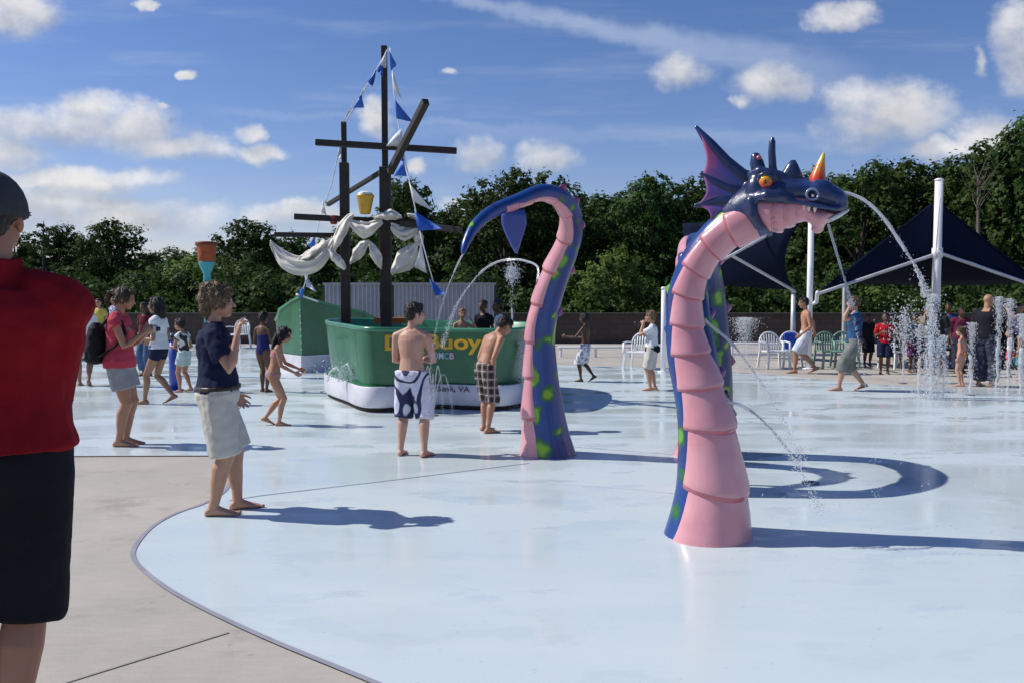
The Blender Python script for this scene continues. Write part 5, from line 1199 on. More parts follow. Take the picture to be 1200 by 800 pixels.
def plaid():
    m, nt, b = newmat('plaid'); k = N(nt); se = nt.nodes.new('ShaderNodeSeparateXYZ'); k.put(se.inputs[0], k.coord()); x, y, z = se.outputs
    def stripes(c, f): return k.math('FRACT', k.math('MULTIPLY', c, f))
    a = stripes(k.math('ADD', x, k.math('MULTIPLY', y, .8)), 11.5); c_ = stripes(z, 11.5)
    def band(q, lo, hi): return k.math('MULTIPLY', k.math('GREATER_THAN', q, lo), k.math('LESS_THAN', q, hi))
    dark = k.math('ADD', k.math('MULTIPLY', band(a, .0, .5), .5), k.math('MULTIPLY', band(c_, .0, .5), .5)); c = k.mix(dark, (.16, .12, .10, 1), (.02, .016, .016, 1))
    li = k.math('ADD', band(a, .68, .80), band(c_, .68, .80), None, True); c = k.mix(k.math('MULTIPLY', li, .75), c, (.52, .46, .42, 1))
    k.put(b.inputs['Base Color'], c); b.inputs['Roughness'].default_value = .85; k.put(b.inputs['Normal'], k.bump(k.noise(k.coord(), 9, 4), .5, .02)); return m
TRUNKS = pattern('swirl_trunks', (.58, .58, .70), (.018, .022, .075), 2.1, .13, (1, 1, .8), 9); SPECK = pattern('speckled_trunks', (.58, .60, .66), (.22, .24, .32), 9, .14); FLORAL = pattern('floral_bikini', (.55, .12, .22), (.12, .30, .12), 16, .2); PRINT = pattern('blue_print', (.55, .58, .66), (.04, .08, .25), 14, .2); BWPAT = pattern('black_white', (.70, .70, .66), (.03, .03, .03), 7, .22)
STAND = dict(footL=(.055, 0, 0, 8, 0), footR=(.055, 0, 0, 8, 0))
def at(px, py): p = G(px, py, PZ + .004); return (p.x, p.y, PZ + .004)
# man in red, close to the camera
person('red', (W(-14, 345, 2.62).x, 2.62, PZ), 20, 1.93, dict(w=1.07, shw=.108, belly=.03, limb=1.0, neck=.037, head=.135, footL=(.05, 0, 0, 10, 0), footR=(.008, .0, 0, 12, 0), hyaw=-10,
    armR=(-.14, .135, -.185), elbR=(.12, -.25, -.95), armL=(-.05, .15, -.15), elbL=(.6, -.2, -.9), handR=dict(palm=(0, -1, 0), thumb=(0, 0, 1), curl=30), handL=dict(palm=(0, -1, 0), thumb=(0, 0, 1), curl=30)), TAN,
    'man in a red polo and grey cap, back turned, arms folded, on the concrete', ('short', 'dark', DK), [('shirt', REDC, dict(hem=.11, sleeve=.98, inf=.020, collar=1.9, flare=.014, fold=.012, fs=7, sl_r=.039)), ('shorts', BLACKC, dict(top=.20, leg=1.12, inf=.010, flare=.008, fold=.006, fs=6, vox=.013))], .006, CAPG)
# woman in navy polo
person('navy', at(257, 600.5), -74, 1.60, dict(fem=True, w=1.12, hipw=1.12, limb=1.04, bust=1.5, belly=.018, lean=-2, head=.146, footR=(.05, -.015, 0, 6, 0), footL=(.05, .085, 0, 10, 0), knee=.05,
    armR=(.03, .105, .0), elbR=(.25, -.25, -1), handR=dict(palm=(-.3, .9, .2), thumb=(-1, .1, .1), curl=(8, 18, 38, 45), spread=10, k=1.05), armL=(.03, .07, -.285), elbL=(.2, -1, 0), handL=dict(curl=(18, 25, 30, 34), spread=8, palm=(1, 0, 0)), hyaw=-6), FAIR,
    'woman in a navy polo and khaki shorts, barefoot, with one hand raised', ('bob', 'blond_brown', (.20, .135, .070)), [('shirt', NAVYC, dict(hem=.10, sleeve=.62, inf=.013, collar=True, fold=.010, sl_r=.043)), ('shorts', KHAKI, dict(top=.17, leg=1.0, inf=.015, flare=.009, fold=.011, fs=8)), ('band', mat('belt_leather', (.03, .018, .012), rough=.4), dict(name='belt', s0=.125, s1=.19, inf=.021, fold=0))], .005)
# woman in coral
person('coral', at(143, 521.5), -80, 1.63, dict(fem=True, w=1.08, hipw=1.1, limb=.98, bust=1.1, head=.135, footR=(.045, .0, 0, 5, 0), footL=(.045, .02, 0, 5, 0), hpitch=-14,
    armR=(-.05, .165, -.075), elbR=(.4, -.3, -1), armL=(-.05, .165, -.075), elbL=(.4, -.3, -1), handR=dict(palm=(-1, 0, 0), thumb=(0, 0, 1), curl=40), handL=dict(palm=(1, 0, 0), thumb=(0, 0, 1), curl=40)), TAN,
    'woman in a sleeveless coral top and grey shorts holding a small camera, black backpack on', ('pony', 'brown', BRN), [('shirt', CORAL, dict(hem=-.06, sleeve=.22, inf=.013, flare=.012, fold=.009)), ('shorts', GREYC, dict(top=.10, leg=.62, inf=.014, flare=.016))], .006)
# girl in white walking left
person('whitegirl', at(188, 473), 84, 1.52, dict(fem=True, w=.95, limb=.92, head=.145, footR=(.03, -.13, .004, 0, 24), footL=(.03, .145, 0, 0, 0), drop=.02, hyaw=8,
    armR=(-.02, .10, -.20), elbR=(.3, -1, -.2), armL=(-.02, .14, -.16), elbL=(.3, -1, -.2)), OLIVE, 'long-haired girl in a white T-shirt and short navy shorts striding past the coral-topped woman', ('long', 'dark', DK), [('shirt', WHITEC, dict(hem=.06, sleeve=.42, inf=.013, flare=.008)), ('shorts', NAVYC, dict(top=.12, leg=.30, inf=.008, flare=.008))])
person('greyshorts', at(98, 452), 20, 1.53, dict(w=1.0, footR=(.06, -.09, .0, 0, 22), footL=(.05, .09, 0, 0, 0), drop=.012), OLIVE, 'person in a white top and grey shorts walking, head hidden behind the man in red', ('short', 'dark', DK), [('shirt', WHITEC, dict(hem=.02, sleeve=.6)), ('shorts', cloth('grey_blue', (.20, .22, .25)), dict(leg=.95, flare=.015))], .008)
person('yellow', at(118, 414), 170, 1.42, dict(head=.15), TAN, 'child in a yellow top far back beside the head of the coral-topped woman', ('short', 'dark', DK), [('shirt', cloth('yellow', (.55, .45, .10)), dict(hem=.0, sleeve=.5)), ('shorts', GREYC, dict(leg=.9))], .011)
person('print', at(137, 416), 150, 1.50, dict(w=1.1), OLIVE, 'person in a blue and white printed top, mostly hidden by the backpack woman', ('short', 'dark', DK), [('shirt', PRINT, dict(hem=.0, sleeve=.6, inf=.02)), ('shorts', NAVYC, dict(leg=.9))], .011)
person('maroonback', at(172, 440), 160, 1.40, dict(fem=True), BROWN, 'person in a maroon top and jeans between the coral top and the white T-shirt', ('long', 'dark', DK), [('shirt', cloth('maroon', (.12, .018, .03)), dict(hem=.0, sleeve=.6)), ('shorts', cloth('denim', (.07, .12, .22)), dict(leg=1.8, flare=.004))], .009)
person('bwchild', at(217, 459), 72, 1.14, dict(head=.165, w=.98, lean=6, footL=(.05, .05, 0, 0, 0), footR=(.05, -.06, 0, 5, 12), armL=(.06, .16, -.12), elbL=(.4, -.5, -1), armR=(.0, .12, -.18), elbR=(.3, -.6, -1)), TAN, 'small child in a black and white shirt beside the royal blue post', ('short', 'dark', DK), [('shirt', BWPAT, dict(hem=.1, sleeve=.35)), ('shorts', cloth('mint', (.50, .62, .60)), dict(leg=.55, flare=.012))], .007)
person('bikini', at(321, 498), -78, 1.19, dict(fem=True, head=.152, w=.97, limb=.94, lean=9, lean2=12, footR=(.045, .06, 0, 4, 0), footL=(.05, -.10, .0, 4, 20), drop=.022, knee=.05, armR=(-.02, .21, -.20), elbR=(.4, -.6, -.6), armL=(.0, .24, -.17), elbL=(.4, -.6, -.6), hpitch=-8), TAN, 'long-haired girl in a floral bikini reaching forward, before the separate bow', ('long', 'black', BLK), [('band', FLORAL, dict(name='bikini_top', s0=.58, s1=.80, inf=.006, fold=.002)), ('band', FLORAL, dict(name='bikini_bottom', s0=-.14, s1=.14, inf=.007, fold=.002))], .006)
person('navysuit', at(309, 459), -20, 1.26, dict(fem=True, head=.15, w=.95, footR=(.05, .0, 0, 4, 0), footL=(.05, .05, 0, 4, 0), armR=(.02, .14, -.2), armL=(.02, .14, -.22)), BROWN, 'brown-skinned child in a navy swimsuit just behind the bikini girl', ('short', 'black', BLK), [('band', cloth('navy_swim', (.02, .025, .13)), dict(name='swimsuit', s0=-.14, s1=.66, inf=.007))], .008)
# the two boys at the ship
person('trunks', at(483, 533.5), -14, 1.46, dict(w=1.0, head=.148, footL=(.082, 0, 0, 10, 0), footR=(.098, -.02, 0, 14, 0), lean=1, hyaw=-52, hpitch=-4, armR=(-.10, .12, -.155), elbR=(1, -.25, -.8), armL=(-.10, .12, -.16), elbL=(.7, -.2, -.8), handR=dict(palm=(0, -1, 0), thumb=(0, 0, 1)), handL=dict(palm=(0, -1, 0), thumb=(0, 0, 1))), PALE, 'shirtless boy in white and navy swirl board shorts, back turned, arms folded, before the ship', ('short', 'dark', DK), [('shorts', TRUNKS, dict(top=.17, leg=1.12, inf=.010, flare=.010, fold=.008))], .006)
person('plaid', at(570, 505.5), -52, 1.37, dict(w=.95, limb=.95, head=.148, footL=(.075, .03, 0, 10, 0), footR=(.075, -.03, 0, 10, 0), lean=12, lean2=34, sy=-.02, hpitch=-8, hyaw=-10, armR=(-.02, .10, -.29), elbR=(.3, -1, 0), armL=(-.02, .12, -.28), elbL=(.3, -1, 0), handR=dict(curl=40), handL=dict(curl=40)), TAN, 'shirtless boy in dark plaid shorts bending forward beside the serpent tail', ('short', 'dark', DK), [('shorts', plaid(), dict(top=.18, leg=1.12, inf=.009, flare=.008))], .006)
# children inside the ship
def inship(px, top, h, Y): p = W(px, 345, Y); return (p.x, Y, W(px, top, Y).z - h)
person('shipa', inship(541, 361, 1.0, 12.6), 200, 1.0, dict(head=.17, armL=(.02, .12, .06), elbL=(.6, .2, -1)), FAIR, 'red-cheeked child peeking low over the ship rail above the lettering', ('short', 'red_brown', (.18, .06, .03)), [('shorts', NAVYC, dict(leg=.9))], .010)
person('shipb', inship(567, 350, 1.15, 12.8), 150, 1.15, dict(head=.16), BROWN, 'dark-haired child inside the ship, head showing above the rail', ('short', 'black', BLK), [('shirt', BLACKC, dict(hem=0))], .010)
person('shipc', inship(586, 349, 1.25, 12.4), 100, 1.25, dict(head=.155), BROWN, 'child in a white shirt inside the ship, right above the plaid-shorts boy', ('short', 'black', BLK), [('shirt', WHITEC, dict(hem=0))], .010)
# beyond the tail
person('speckle', at(686, 447), 62, 1.22, dict(w=.92, limb=.9, head=.15, footL=(.04, .06, 0, 0, 0), footR=(.05, -.14, .0, 0, 30), drop=.015, armL=(.05, .25, -.12), elbL=(.3, -.4, -1), armR=(.05, .23, -.14), elbR=(.3, -.4, -1)), DEEP, 'dark-skinned boy in pale speckled board shorts stepping past the tail', ('short', 'black', BLK), [('shorts', SPECK, dict(top=.17, leg=1.06, inf=.013, flare=.028))], .008)
person('photogirl', at(764, 457), 70, 1.27, dict(fem=True, head=.15, footL=(.04, .02, 0, 5, 0), footR=(.07, -.02, 0, 5, 0), armL=(-.06, .12, .05), elbL=(.4, .1, -1), armR=(-.06, .13, .03), elbR=(.4, .1, -1), handL=dict(curl=40), handR=dict(curl=40)), FAIR, 'fair-haired girl in a white T-shirt lifting a black camera to her face', ('short', 'fair', (.26, .17, .08)), [('shirt', WHITEC, dict(hem=.14, sleeve=.55, inf=.014)), ('shorts', KHAKI, dict(top=.1, leg=.95, inf=.012, flare=.014)), ('band', BLACKC, dict(name='tied_jacket', s0=-.08, s1=.18, inf=.026, fold=.02))], .007)
person('walkboy', at(943, 437), 78, 1.53, dict(w=.95, head=.14, footL=(.03, .135, 0, 0, 0), footR=(.03, -.15, 0, 0, 20), drop=.03, twist=12, armL=(.04, .10, -.26), armR=(.06, -.17, -.24), elbR=(.2, -1, -.2), hpitch=-8), TAN, 'shirtless boy in long white trunks walking between the chairs and the spray', ('short', 'black', BLK), [('shorts', cloth('white_trunks', (.62, .66, .72), (.5, .54, .6)), dict(top=.18, leg=1.0, inf=.008, flare=.006))], .008)
person('bluetee', at(999, 457.5), 80, 1.55, dict(w=1.0, head=.138, footL=(.03, .15, 0, 0, 0), footR=(.04, -.13, 0, 0, 18), drop=.025, lean=-2, armR=(.06, -.01, -.30), armL=(.03, .09, .10), elbL=(.5, 1, -.1), handL=dict(curl=20)), FAIR, 'boy in a blue T-shirt and grey cargo shorts, one hand lifted to his head', ('short', 'fair_brown', (.20, .11, .05)), [('shirt', cloth('two_blue', (.02, .10, .22), (.03, .035, .10)), dict(hem=.04, sleeve=.6, inf=.016)), ('shorts', cloth('cargo_grey', (.20, .205, .19), (.15, .155, .14)), dict(top=.1, leg=1.28, inf=.009, flare=.002))], .007)
person('redkid', at(1036, 437.5), 160, 1.17, dict(head=.155, w=1.02, armL=(-.05, .12, -.10), armR=(-.05, .12, -.10), elbL=(.5, -.2, -1), elbR=(.5, -.2, -1)), BROWN, 'child in a red T-shirt and dark shorts before the back wall', ('short', 'black', BLK), [('shirt', cloth('bright_red', (.45, .012, .02)), dict(hem=.0, sleeve=.7, inf=.018)), ('shorts', NAVYC, dict(leg=.95, flare=.016))], .009)
person('purplekid', at(1069, 436), 190, 1.16, dict(head=.155), BROWN, 'child in a dark teal shirt and purple shorts half hidden by white water', ('short', 'black', BLK), [('shirt', cloth('dark_teal', (.02, .06, .09)), dict(hem=.0, sleeve=.7)), ('shorts', cloth('purple', (.09, .02, .10)), dict(leg=1.0, flare=.016))], .009)
person('darkadult', at(1098, 440), 130, 1.42, dict(head=.14, lean=12, w=1.05), BROWN, 'person in a charcoal shirt leaning behind the tallest water plume', ('short', 'black', BLK), [('shirt', cloth('charcoal', (.03, .03, .034)), dict(hem=.0, sleeve=.8)), ('shorts', cloth('teal_short', (.03, .10, .16)), dict(leg=1.0, flare=.016))], .009)
person('maroon', at(1124, 437), 175, 1.30, dict(fem=True, w=1.15), BROWN, 'woman in a maroon top standing behind the small orange-dressed child', ('short', 'black', BLK), [('shirt', cloth('maroon2', (.13, .02, .05)), dict(hem=-.05, sleeve=.8, inf=.02)), ('shorts', cloth('jean_dark', (.03, .04, .08)), dict(leg=1.8, flare=.004))], .009)
person('orangekid', at(1126, 452), 40, .98, dict(fem=True, head=.17), PALE, 'small child in an orange and pink swimsuit among the water jets', ('short', 'brown', BRN), [('band', pattern('orange_suit', (.60, .20, .06), (.55, .25, .25), 8, .2), dict(name='swimsuit', s0=-.14, s1=.75, inf=.010))], .008)
person('blackman', at(1154, 452.5), -66, 1.55, dict(w=1.15, head=.138, neck=.036, footR=(.06, .03, 0, 8, 0), footL=(.06, -.02, 0, 8, 0), armR=(.02, .12, .06), elbR=(.8, .5, -.3), armL=(.02, .10, -.28)), TAN, 'bald man in a black T-shirt and dark trousers, forearm raised to his face', None, [('shirt', BLACKC, dict(hem=.02, sleeve=.6, inf=.018)), ('shorts', pattern('dark_camo', (.018, .022, .045), (.10, .11, .16), 9, .05), dict(name='trousers', leg=1.9, inf=.012, flare=.008))], .008)
person('pinkkid', at(1183, 441), 60, .86, dict(fem=True, head=.175), PALE, 'small child in a white top and pink skirt beyond the bald man', ('short', 'brown', BRN), [('shirt', WHITEC, dict(hem=.2, sleeve=.4)), ('shorts', cloth('pink_skirt', (.50, .10, .20)), dict(leg=.5, flare=.03))], .009)
person('tealkid', at(1199, 446), 10, .98, dict(head=.17), TAN, 'child in teal trunks at the far edge of the spray', ('short', 'dark', DK), [('shorts', cloth('teal_trunks', (.03, .22, .28)), dict(leg=.95, flare=.02))], .009)

# more of the crowd behind the jets
CROWD = [(1083, 434, 1.30, 170, 'tan_top', (.30, .24, .17), 'person in a tan top behind the tallest plume, near the tent mast', TAN), (1110, 431, 1.36, 150, 'blue_top', (.03, .06, .16), 'person in a dark blue top just past the tent mast', BROWN), (1141, 432, 1.25, 190, 'wine_top', (.10, .012, .025), 'person in a wine red top directly behind the bald man', BROWN), (1171, 430, 1.30, 165, 'black_top', (.012, .012, .016), 'person in a black top seen between the twin water strands', BROWN), (1192, 431, 1.34, 200, 'lilac_top', (.32, .26, .40), 'person in a lilac top at the far edge of the crowd', TAN), (1052, 431, 1.10, 140, 'brown_top', (.06, .035, .025), 'child in a dark brown top beside the red-shirted child', DEEP), (1016, 429, 1.12, 185, 'ink_top', (.014, .014, .018), 'child in dark clothes in the shade right behind the boy in blue', DEEP)]
for x_, y_, h_, r_, nm_, c_, lb_, sk_ in CROWD:
    person('crowd' + nm_, at(x_, y_), r_, h_, dict(w=random.uniform(.98, 1.15), head=.15, hyaw=random.uniform(-30, 30), armL=(-.02, .12, -.16), elbL=(.5, -.4, -1)), sk_, lb_, ('short', 'black', BLK), [('shirt', cloth(nm_, c_), dict(hem=.0, sleeve=.7, inf=.016)), ('shorts', BLACKC, dict(leg=1.0, flare=.012))], .011)

# what they carry
g = PEOPLE['coral']; bpk = empty('backpack', g['root'].location, g['root'].rotation_euler.z, 'black backpack with a pale patch worn by the woman in coral', 'backpack'); h = g['h']
bo = lambda x, y, z: V((x, y, z)) * h
s = Soup(); s.loft([(bo(0, -.135, z), V((a * h, 0, 0)), V((0, b * h, 0))) for z, a, b in ((.53, .07, .045), (.55, .092, .066), (.62, .096, .072), (.70, .092, .062), (.76, .080, .045), (.79, .045, .02))], 20)
s.ell(bo(0, -.19, .60), (.07 * h, .035 * h, .055 * h)); fused(s, 'pack_body', cloth('pack_black', (.014, .014, .016), rough=.75), bpk, .008, 2, .012, 8)
s = Soup(); s.ell(bo(.055, -.205, .60), (.022 * h, .022 * h, .03 * h)); s.build('patch', mat('pale_patch', (.5, .5, .48), rough=.6), bpk)
for sg in (-1, 1):
    s = Soup(); s.tube([bo(sg * .055, -.09, .77), bo(sg * .066, -.03, .832), bo(sg * .072, .04, .80), bo(sg * .085, .062, .72), bo(sg * .105, .0, .64), bo(sg * .09, -.10, .58)], [(.022 * h, .006 * h)] * 6, 8); s.build('strap', cloth('pack_black', (.014, .014, .016)), bpk)
CAMB = mat('camera_black', (.015, .015, .017), rough=.4); CAMS = mat('camera_silver', (.45, .46, .48), rough=.3, metal=.6)
def handcam(key, m, label, sz=1.0):
    a, b = gpt(key, 'WL'), gpt(key, 'WR'); g = PEOPLE[key]; rz = g['root'].rotation_euler.z; f = V((-math.sin(rz), math.cos(rz), 0)); c = (a + b) / 2 + f * .085 + V((0, 0, .03))
    t = empty('handheld_camera', c, rz, label, 'camera'); s = Soup(); s.box(V((-.055, -.014, -.034)) * sz, V((.055, .014, .034)) * sz); s.box(V((-.02, -.012, .034)) * sz, V((.02, .012, .046)) * sz); s.build('camera_body', m, t, False, .004)
    s = Soup(); s.tube([V((0, .012, 0)) * sz, V((0, .045, 0)) * sz], [.024 * sz, .021 * sz], 16, round_=False); s.build('lens', CAMB, t)
handcam('coral', CAMS, 'small silver camera held out by the woman in coral'); handcam('photogirl', CAMB, 'black camera held up by the fair-haired girl in white', 1.2)
# ------------------------------------------------------------------ water
def water_mat():
    m, nt, b = newmat('spray_water'); b.inputs['Base Color'].default_value = (.93, .96, 1, 1); b.inputs['Roughness'].default_value = .12; b.inputs['IOR'].default_value = 1.33
    b.inputs['Transmission Weight'].default_value = .45; b.inputs['Specular IOR Level'].default_value = .7
    tr = nt.nodes.new('ShaderNodeBsdfTransparent'); mx = nt.nodes.new('ShaderNodeMixShader'); mx.inputs[0].default_value = .52; out = nt.nodes['Material Output']
    nt.links.new(tr.outputs[0], mx.inputs[1]); nt.links.new(b.outputs[0], mx.inputs[2]); nt.links.new(mx.outputs[0], out.inputs[0]); return m
WATER = water_mat()
def _ico():
    bm = bmesh.new(); bmesh.ops.create_icosphere(bm, subdivisions=1, radius=1); v = np.array([tuple(x.co) for x in bm.verts]); f = [tuple(q.index for q in p.verts) for p in bm.faces]; bm.free(); return v, np.array(f)
ICO = _ico()
class Water:
    def __init__(s): s.P, s.R, s.D = [], [], []; s.soup = Soup()
    def drop(s, p, r, d=(0, 0, 1), st=1.4): s.P.append(tuple(p)); s.R.append((r, st)); s.D.append(tuple(d))
    def stream(s, pts, r0, r1, drops=60, spread=.03, breakup=.5):
        """a jet that leaves as a rope of water and breaks into drops"""
        r0 *= .72; r1 *= .78; pts = [V(p) for p in pts]; n = len(pts); cut = max(2, int(n * breakup)); ph = random.random() * 9
        if breakup >= .1: s.soup.tube(pts[:cut], [lerp(r0, r1, i / n) * (1 + .35 * noise.noise(V((i * .7 + ph, 0, 0)))) for i in range(cut)], 8)
        for i in range(max(1, cut - 2), n - 1):
            m_ = max(4, int(130 / max(1, (n - cut) / 6)))
            for _ in range(m_):
                t = random.random(); p = lerp(pts[i], pts[i + 1], t); q = (i - cut) / max(1, n - cut); j = spread * max(.15, q)
                s.drop(p + V((random.gauss(0, j), random.gauss(0, j), random.gauss(0, j))), random.uniform(.35, 1.0) * r1, pts[i + 1] - pts[i], random.uniform(1.2, 2.4))
        for _ in range(drops * 3):
            i = random.randrange(n - 1); p = lerp(pts[i], pts[i + 1], random.random()); j = spread * (.3 + 1.7 * i / n)
            s.drop(p + V((random.gauss(0, j), random.gauss(0, j), -abs(random.gauss(0, j * 1.5)))), random.uniform(.15, .5) * r1, pts[i + 1] - pts[i], random.uniform(1, 2))
    def fountain(s, base, hgt, wid, n=260, r=.012, core=.03, plume=.5):
        """a ground jet: a column that climbs, bursts at the top and falls back"""
        b = V(base); k = max(6, int(hgt / .06)); 
        if core: s.soup.tube([b + V((random.gauss(0, core * .25), random.gauss(0, core * .25), hgt * i / k)) for i in range(int(k * .62))], [core * (.6 + .7 * i / k) * (1 + .4 * noise.noise(V((i * .9, hgt * 7, 0)))) for i in range(int(k * .62))], 8)
        for _ in range(int(n * 5.5)):
            t = random.random()
            if random.random() < plume: z = hgt * (1 - abs(random.gauss(0, .16))); j = wid * (.35 + .4 * random.random())
            else: z = hgt * t; j = wid * (.25 + .75 * (1 - t)) * .8
            if random.random() < .16: s.drop(b + V((random.gauss(0, wid * 1.5), random.gauss(0, wid * 1.5), abs(random.gauss(0, .05)) + .006)), r * random.uniform(.4, 1.0), (0, 0, 1), .7)
            s.drop(b + V((random.gauss(0, j * .5), random.gauss(0, j * .5), max(.01, z))), r * random.choice((.35, .5, .7, 1.0, 1.3)), (random.gauss(0, .3), random.gauss(0, .3), 1), random.uniform(1, 2.2))
    def build(s, label, kind=None, name='water_jet'):
        v0, f0 = ICO; n = len(s.P); me = None
        if n:
            P = np.array(s.P); Rr = np.array([a for a, _ in s.R]) * DROP; st = np.array([b for _, b in s.R]); D = np.array(s.D, float); D /= np.linalg.norm(D, axis=1, keepdims=True) + 1e-9
            vv = v0[None] * Rr[:, None, None] * rng.uniform(.7, 1.3, (n, len(v0), 1)); al = (vv * D[:, None]).sum(2, keepdims=True); vv = (vv + al * D[:, None] * (st[:, None, None] - 1) + P[:, None]).reshape(-1, 3)
            F_ = (f0[None] + (np.arange(n) * len(v0))[:, None, None]).reshape(-1, 3).tolist(); org = np.array([vv[:, 0].mean(), vv[:, 1].mean(), vv[:, 2].min()])
            me = bpy.data.meshes.new('foam'); me.from_pydata((vv - org).tolist(), [], F_); me.polygons.foreach_set('use_smooth', [True] * len(me.polygons)); me.update()
        if not s.soup.v: o = link(name, me, WATER); o.location = tuple(org); return tag(o, label, 'water jet', 'water jets and sprays', kind)
        org = V(org) if n else s.soup.v[0].copy(); t = empty(name, org, 0, label, 'water jet', 'water jets and sprays')
        if kind: t['kind'] = kind
        s.soup.v = [v - org for v in s.soup.v]; s.soup.build('stream', WATER, t)
        if me: link('foam', me, WATER, t)
        return t
DROP = .36
def ballistic(p0, path, Y1, n=26):
    """points through pixels, the depth running evenly from the nozzle to Y1"""
    pts = [V(p0)]; m = len(path)
    for i, (a, b) in enumerate(path): pts.append(W(a, b, lerp(p0[1], Y1, (i + 1) / m)))
    P = [tuple(p) for p in pts]; out = []
    k_ = max(2, int(n / (len(P) - 1)))
    for i in range(len(P) - 1):
        p0_, p1, p2, p3 = P[max(i - 1, 0)], P[i], P[i + 1], P[min(i + 2, len(P) - 1)]
        for j in range(k_):
            t = j / k_; out.append(V(tuple(.5 * (2 * p1[a] + (p2[a] - p0_[a]) * t + (2 * p0_[a] - 5 * p1[a] + 4 * p2[a] - p3[a]) * t * t + (3 * p1[a] - p0_[a] - 3 * p2[a] + p3[a]) * t ** 3) for a in range(3))))
    return out + [V(P[-1])]
yh = (hp(984, 226) + neck.location).y
w = Water(); w.stream(ballistic(W(984, 224, yh), [(1010, 233), (1034, 254), (1056, 286), (1074, 315), (1086, 345)], yh - .25, 40), .0125, .014, 60, .014, .66)
w.stream(ballistic(W(1086, 345, yh - .25), [(1096, 378), (1106, 425), (1116, 480), (1124, 540)], yh - .4, 14), .006, .008, 40, .05, .05); w.build('arc of water shooting from the serpent nostril over the boy in blue')
w = Water(); w.stream(ballistic(W(971, 264, yh), [(979, 292), (988, 322), (998, 358)], yh - .05, 24), .011, .009, 40, .012, .6); w.stream(ballistic(W(998, 358, yh - .05), [(1008, 410), (1018, 470), (1026, 540), (1030, 600)], yh - .12, 14), .005, .007, 30, .03, .05); w.build('thin water stream falling from the serpent mouth')
for hl, pa, lb in ((NECK_HOLES[0], [(836, 384), (849, 394), (861, 406), (878, 428), (900, 462), (925, 510), (940, 545)], 'water squirting from the upper hole in the serpent neck'), (NECK_HOLES[1], [(848, 469), (864, 473), (884, 484), (905, 504), (925, 530), (946, 566), (962, 600)], 'water squirting from the lower hole in the serpent neck')):
    w = Water(); w.stream(ballistic(hl, pa, 5.0, 30), .013, .012, 60, .022, .45); w.build(lb)
w = Water(); w.stream(ballistic(TAIL_HOLE, [(630, 313), (616, 306), (600, 304), (583, 307), (566, 317), (550, 335), (537, 354), (527, 378), (518, 405)], 8.6, 36), .014, .014, 60, .02, .62); w.build('arching water jet from the inner side of the tail toward the ship')
w = Water(); w.stream(ballistic(TAIL_TIP, [(538, 306), (530, 324), (522, 345), (512, 380), (505, 430), (500, 490)], 6.9, 26), .009, .008, 50, .015, .35); w.build('water trickling from the tip of the tail')
def ground_jet(px, ptop, pbase, wpx, label, n=260, core=.03, r=.012, plume=.5):
    b = G(px, pbase, PZ); zt = W(px, ptop, b.y).z - PZ; w = Water(); w.fountain(b, zt, wpx / 1000. * b.y, n, r, core, plume); return w, label, b
def gj(*a, **k_): w, lb, b = ground_jet(*a, **k_); w.build(lb)
w, lb, b = ground_jet(1090, 345, 468, 15, 'tallest broad white water plume before the shade tent mast', 420, .04, .020, .30)
for dx in (-14, -6, 8, 15): 
    q = G(1090 + dx, 466, PZ); w.fountain(q, random.uniform(.6, 1.1), .10, 110, .016, .022, .4)
w.build(lb)
w, lb, b = ground_jet(1058, 362, 448, 9, 'water jet with a white frothy head, between the red-shirted child and the tallest plume', 130, .02, .012, .1)
for _ in range(750): w.drop(b + V((random.gauss(0, .15), random.gauss(0, .1), W(1058, 385, b.y).z - PZ + random.gauss(0, .20))), random.uniform(.01, .035))
w.build(lb)
gj(1137, 378, 462, 10, 'narrow water jet in front of the bald man', 220, .03, .014)
gj(1168, 348, 458, 9, 'tall twin-strand water jet beside the bald man', 300, .03, .016); gj(1181, 350, 460, 9, 'curved water strand next to the tall twin-strand jet', 260, .025, .015)
gj(1196, 368, 462, 12, 'water jet at the far edge of the spray field', 320, .04, .017)
w, lb, b = ground_jet(872, 372, 432, 26, 'loose cloud of spray left of the armchairs, by the spotted arch', 900, 0, .014, .45); w.build(lb, 'stuff', 'spray_cloud')
gj(600, 316, 425, 7, 'thin vertical jet with a splashing head behind the plaid-shorts boy', 120, .018, .012, .25)
w = Water(); b = W(600, 320, 17.8)
for _ in range(850): w.drop(b + V((random.gauss(0, .07), random.gauss(0, .07), random.gauss(0, .09))), random.uniform(.01, .03))
w.build('splashing water head on top of the thin vertical jet', 'stuff', 'water_foam')
w = Water(); q = W(432, 438, 12.0)
for _ in range(1300):
    a = random.random(); w.drop(V((q.x + random.gauss(0, .28), 11.5 + random.gauss(0, .18), .40 + abs(random.gauss(0, .12)))), random.uniform(.006, .022), (random.gauss(0, 1), 0, 1))
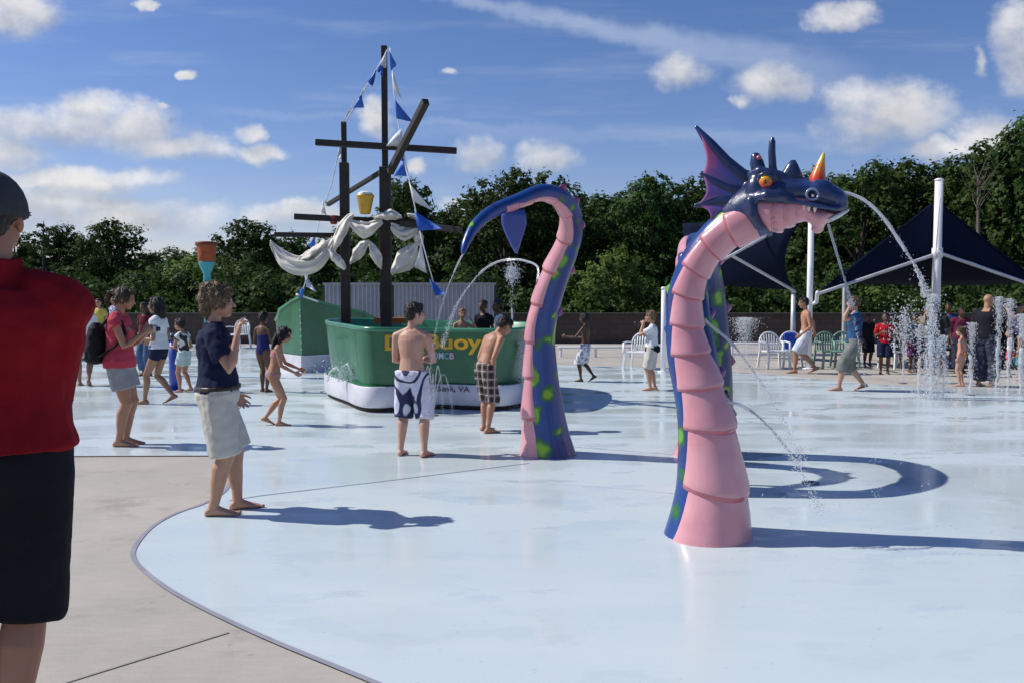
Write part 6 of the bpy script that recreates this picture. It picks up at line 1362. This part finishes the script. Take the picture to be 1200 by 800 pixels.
for i in range(7):
    x0 = q.x - .45 + i * .15; w.soup.tube([(x0, 11.4, .40), (x0 + .04, 11.4, .52 + .05 * (i % 3)), (x0 + .12, 11.38, .58 + .05 * (i % 2)), (x0 + .18, 11.36, .50), (x0 + .22, 11.35, .40)], [.018, .016, .02, .014, .01], 7)
w.build('white water churning along the green ledge of the ship hull', 'stuff', 'water_foam')
w = Water(); b = G(508, 486, PZ)
for i in range(5):
    a0 = -.5 + i * .25; w.stream([b + V((a0 * t * .5, -.06 * t, .55 * (4 * t * (1 - t)) * (1 + .2 * (i % 2)) * .9 + .02)) for t in np.linspace(0, 1, 14)], .009, .009, 16, .02, .5)
w.build('low fan of water beside the boy in swirl shorts')
gj(612, 400, 478, 16, 'splash of water at the end of the ship next to the tail', 320, .02, .014, .3)
w = Water()
for _ in range(150):
    p = G(random.uniform(860, 1190), random.uniform(468, 640) , PZ); w.drop(p + V((0, 0, abs(random.gauss(0, .22)) + .02)), random.uniform(.004, .011), (random.gauss(0, .4), 0, 1), random.uniform(1, 3))
for _ in range(60):
    p = G(random.uniform(520, 640), random.uniform(478, 500), PZ); w.drop(p + V((0, 0, abs(random.gauss(0, .12)))), random.uniform(.004, .010))
o = w.build('loose drops of water falling onto the pad', 'stuff', 'water_drops')
# nozzle covers in the pad
NZ = mat('nozzle_steel', (.25, .26, .28), rough=.35, metal=.6)
for i, (px, py, lb) in enumerate(((950, 566, 'small metal floor nozzle inside the curved tail shadow'), (1058, 449, 'small metal floor nozzle under the frothy-headed jet'), (1137, 463, 'small metal floor nozzle in front of the bald man'), (508, 487, 'small metal floor nozzle beside the boy in swirl shorts'))):
    p = G(px, py, PZ); t = empty('floor_nozzle', (p.x, p.y, PZ + .004), 0, lb, 'floor nozzle', 'floor nozzles in the pad')
    s = Soup(); s.loft([(V((0, 0, z)), V((r, 0, 0)), V((0, r, 0))) for z, r in ((.002, .07), (.007, .068), (.008, .05))], 18); s.build('cover', NZ, t)
    s = Soup(); s.loft([(V((0, 0, z)), V((r, 0, 0)), V((0, r, 0))) for z, r in ((.009, .02), (.012, .018))], 12); s.build('tip', BLACKH, t)
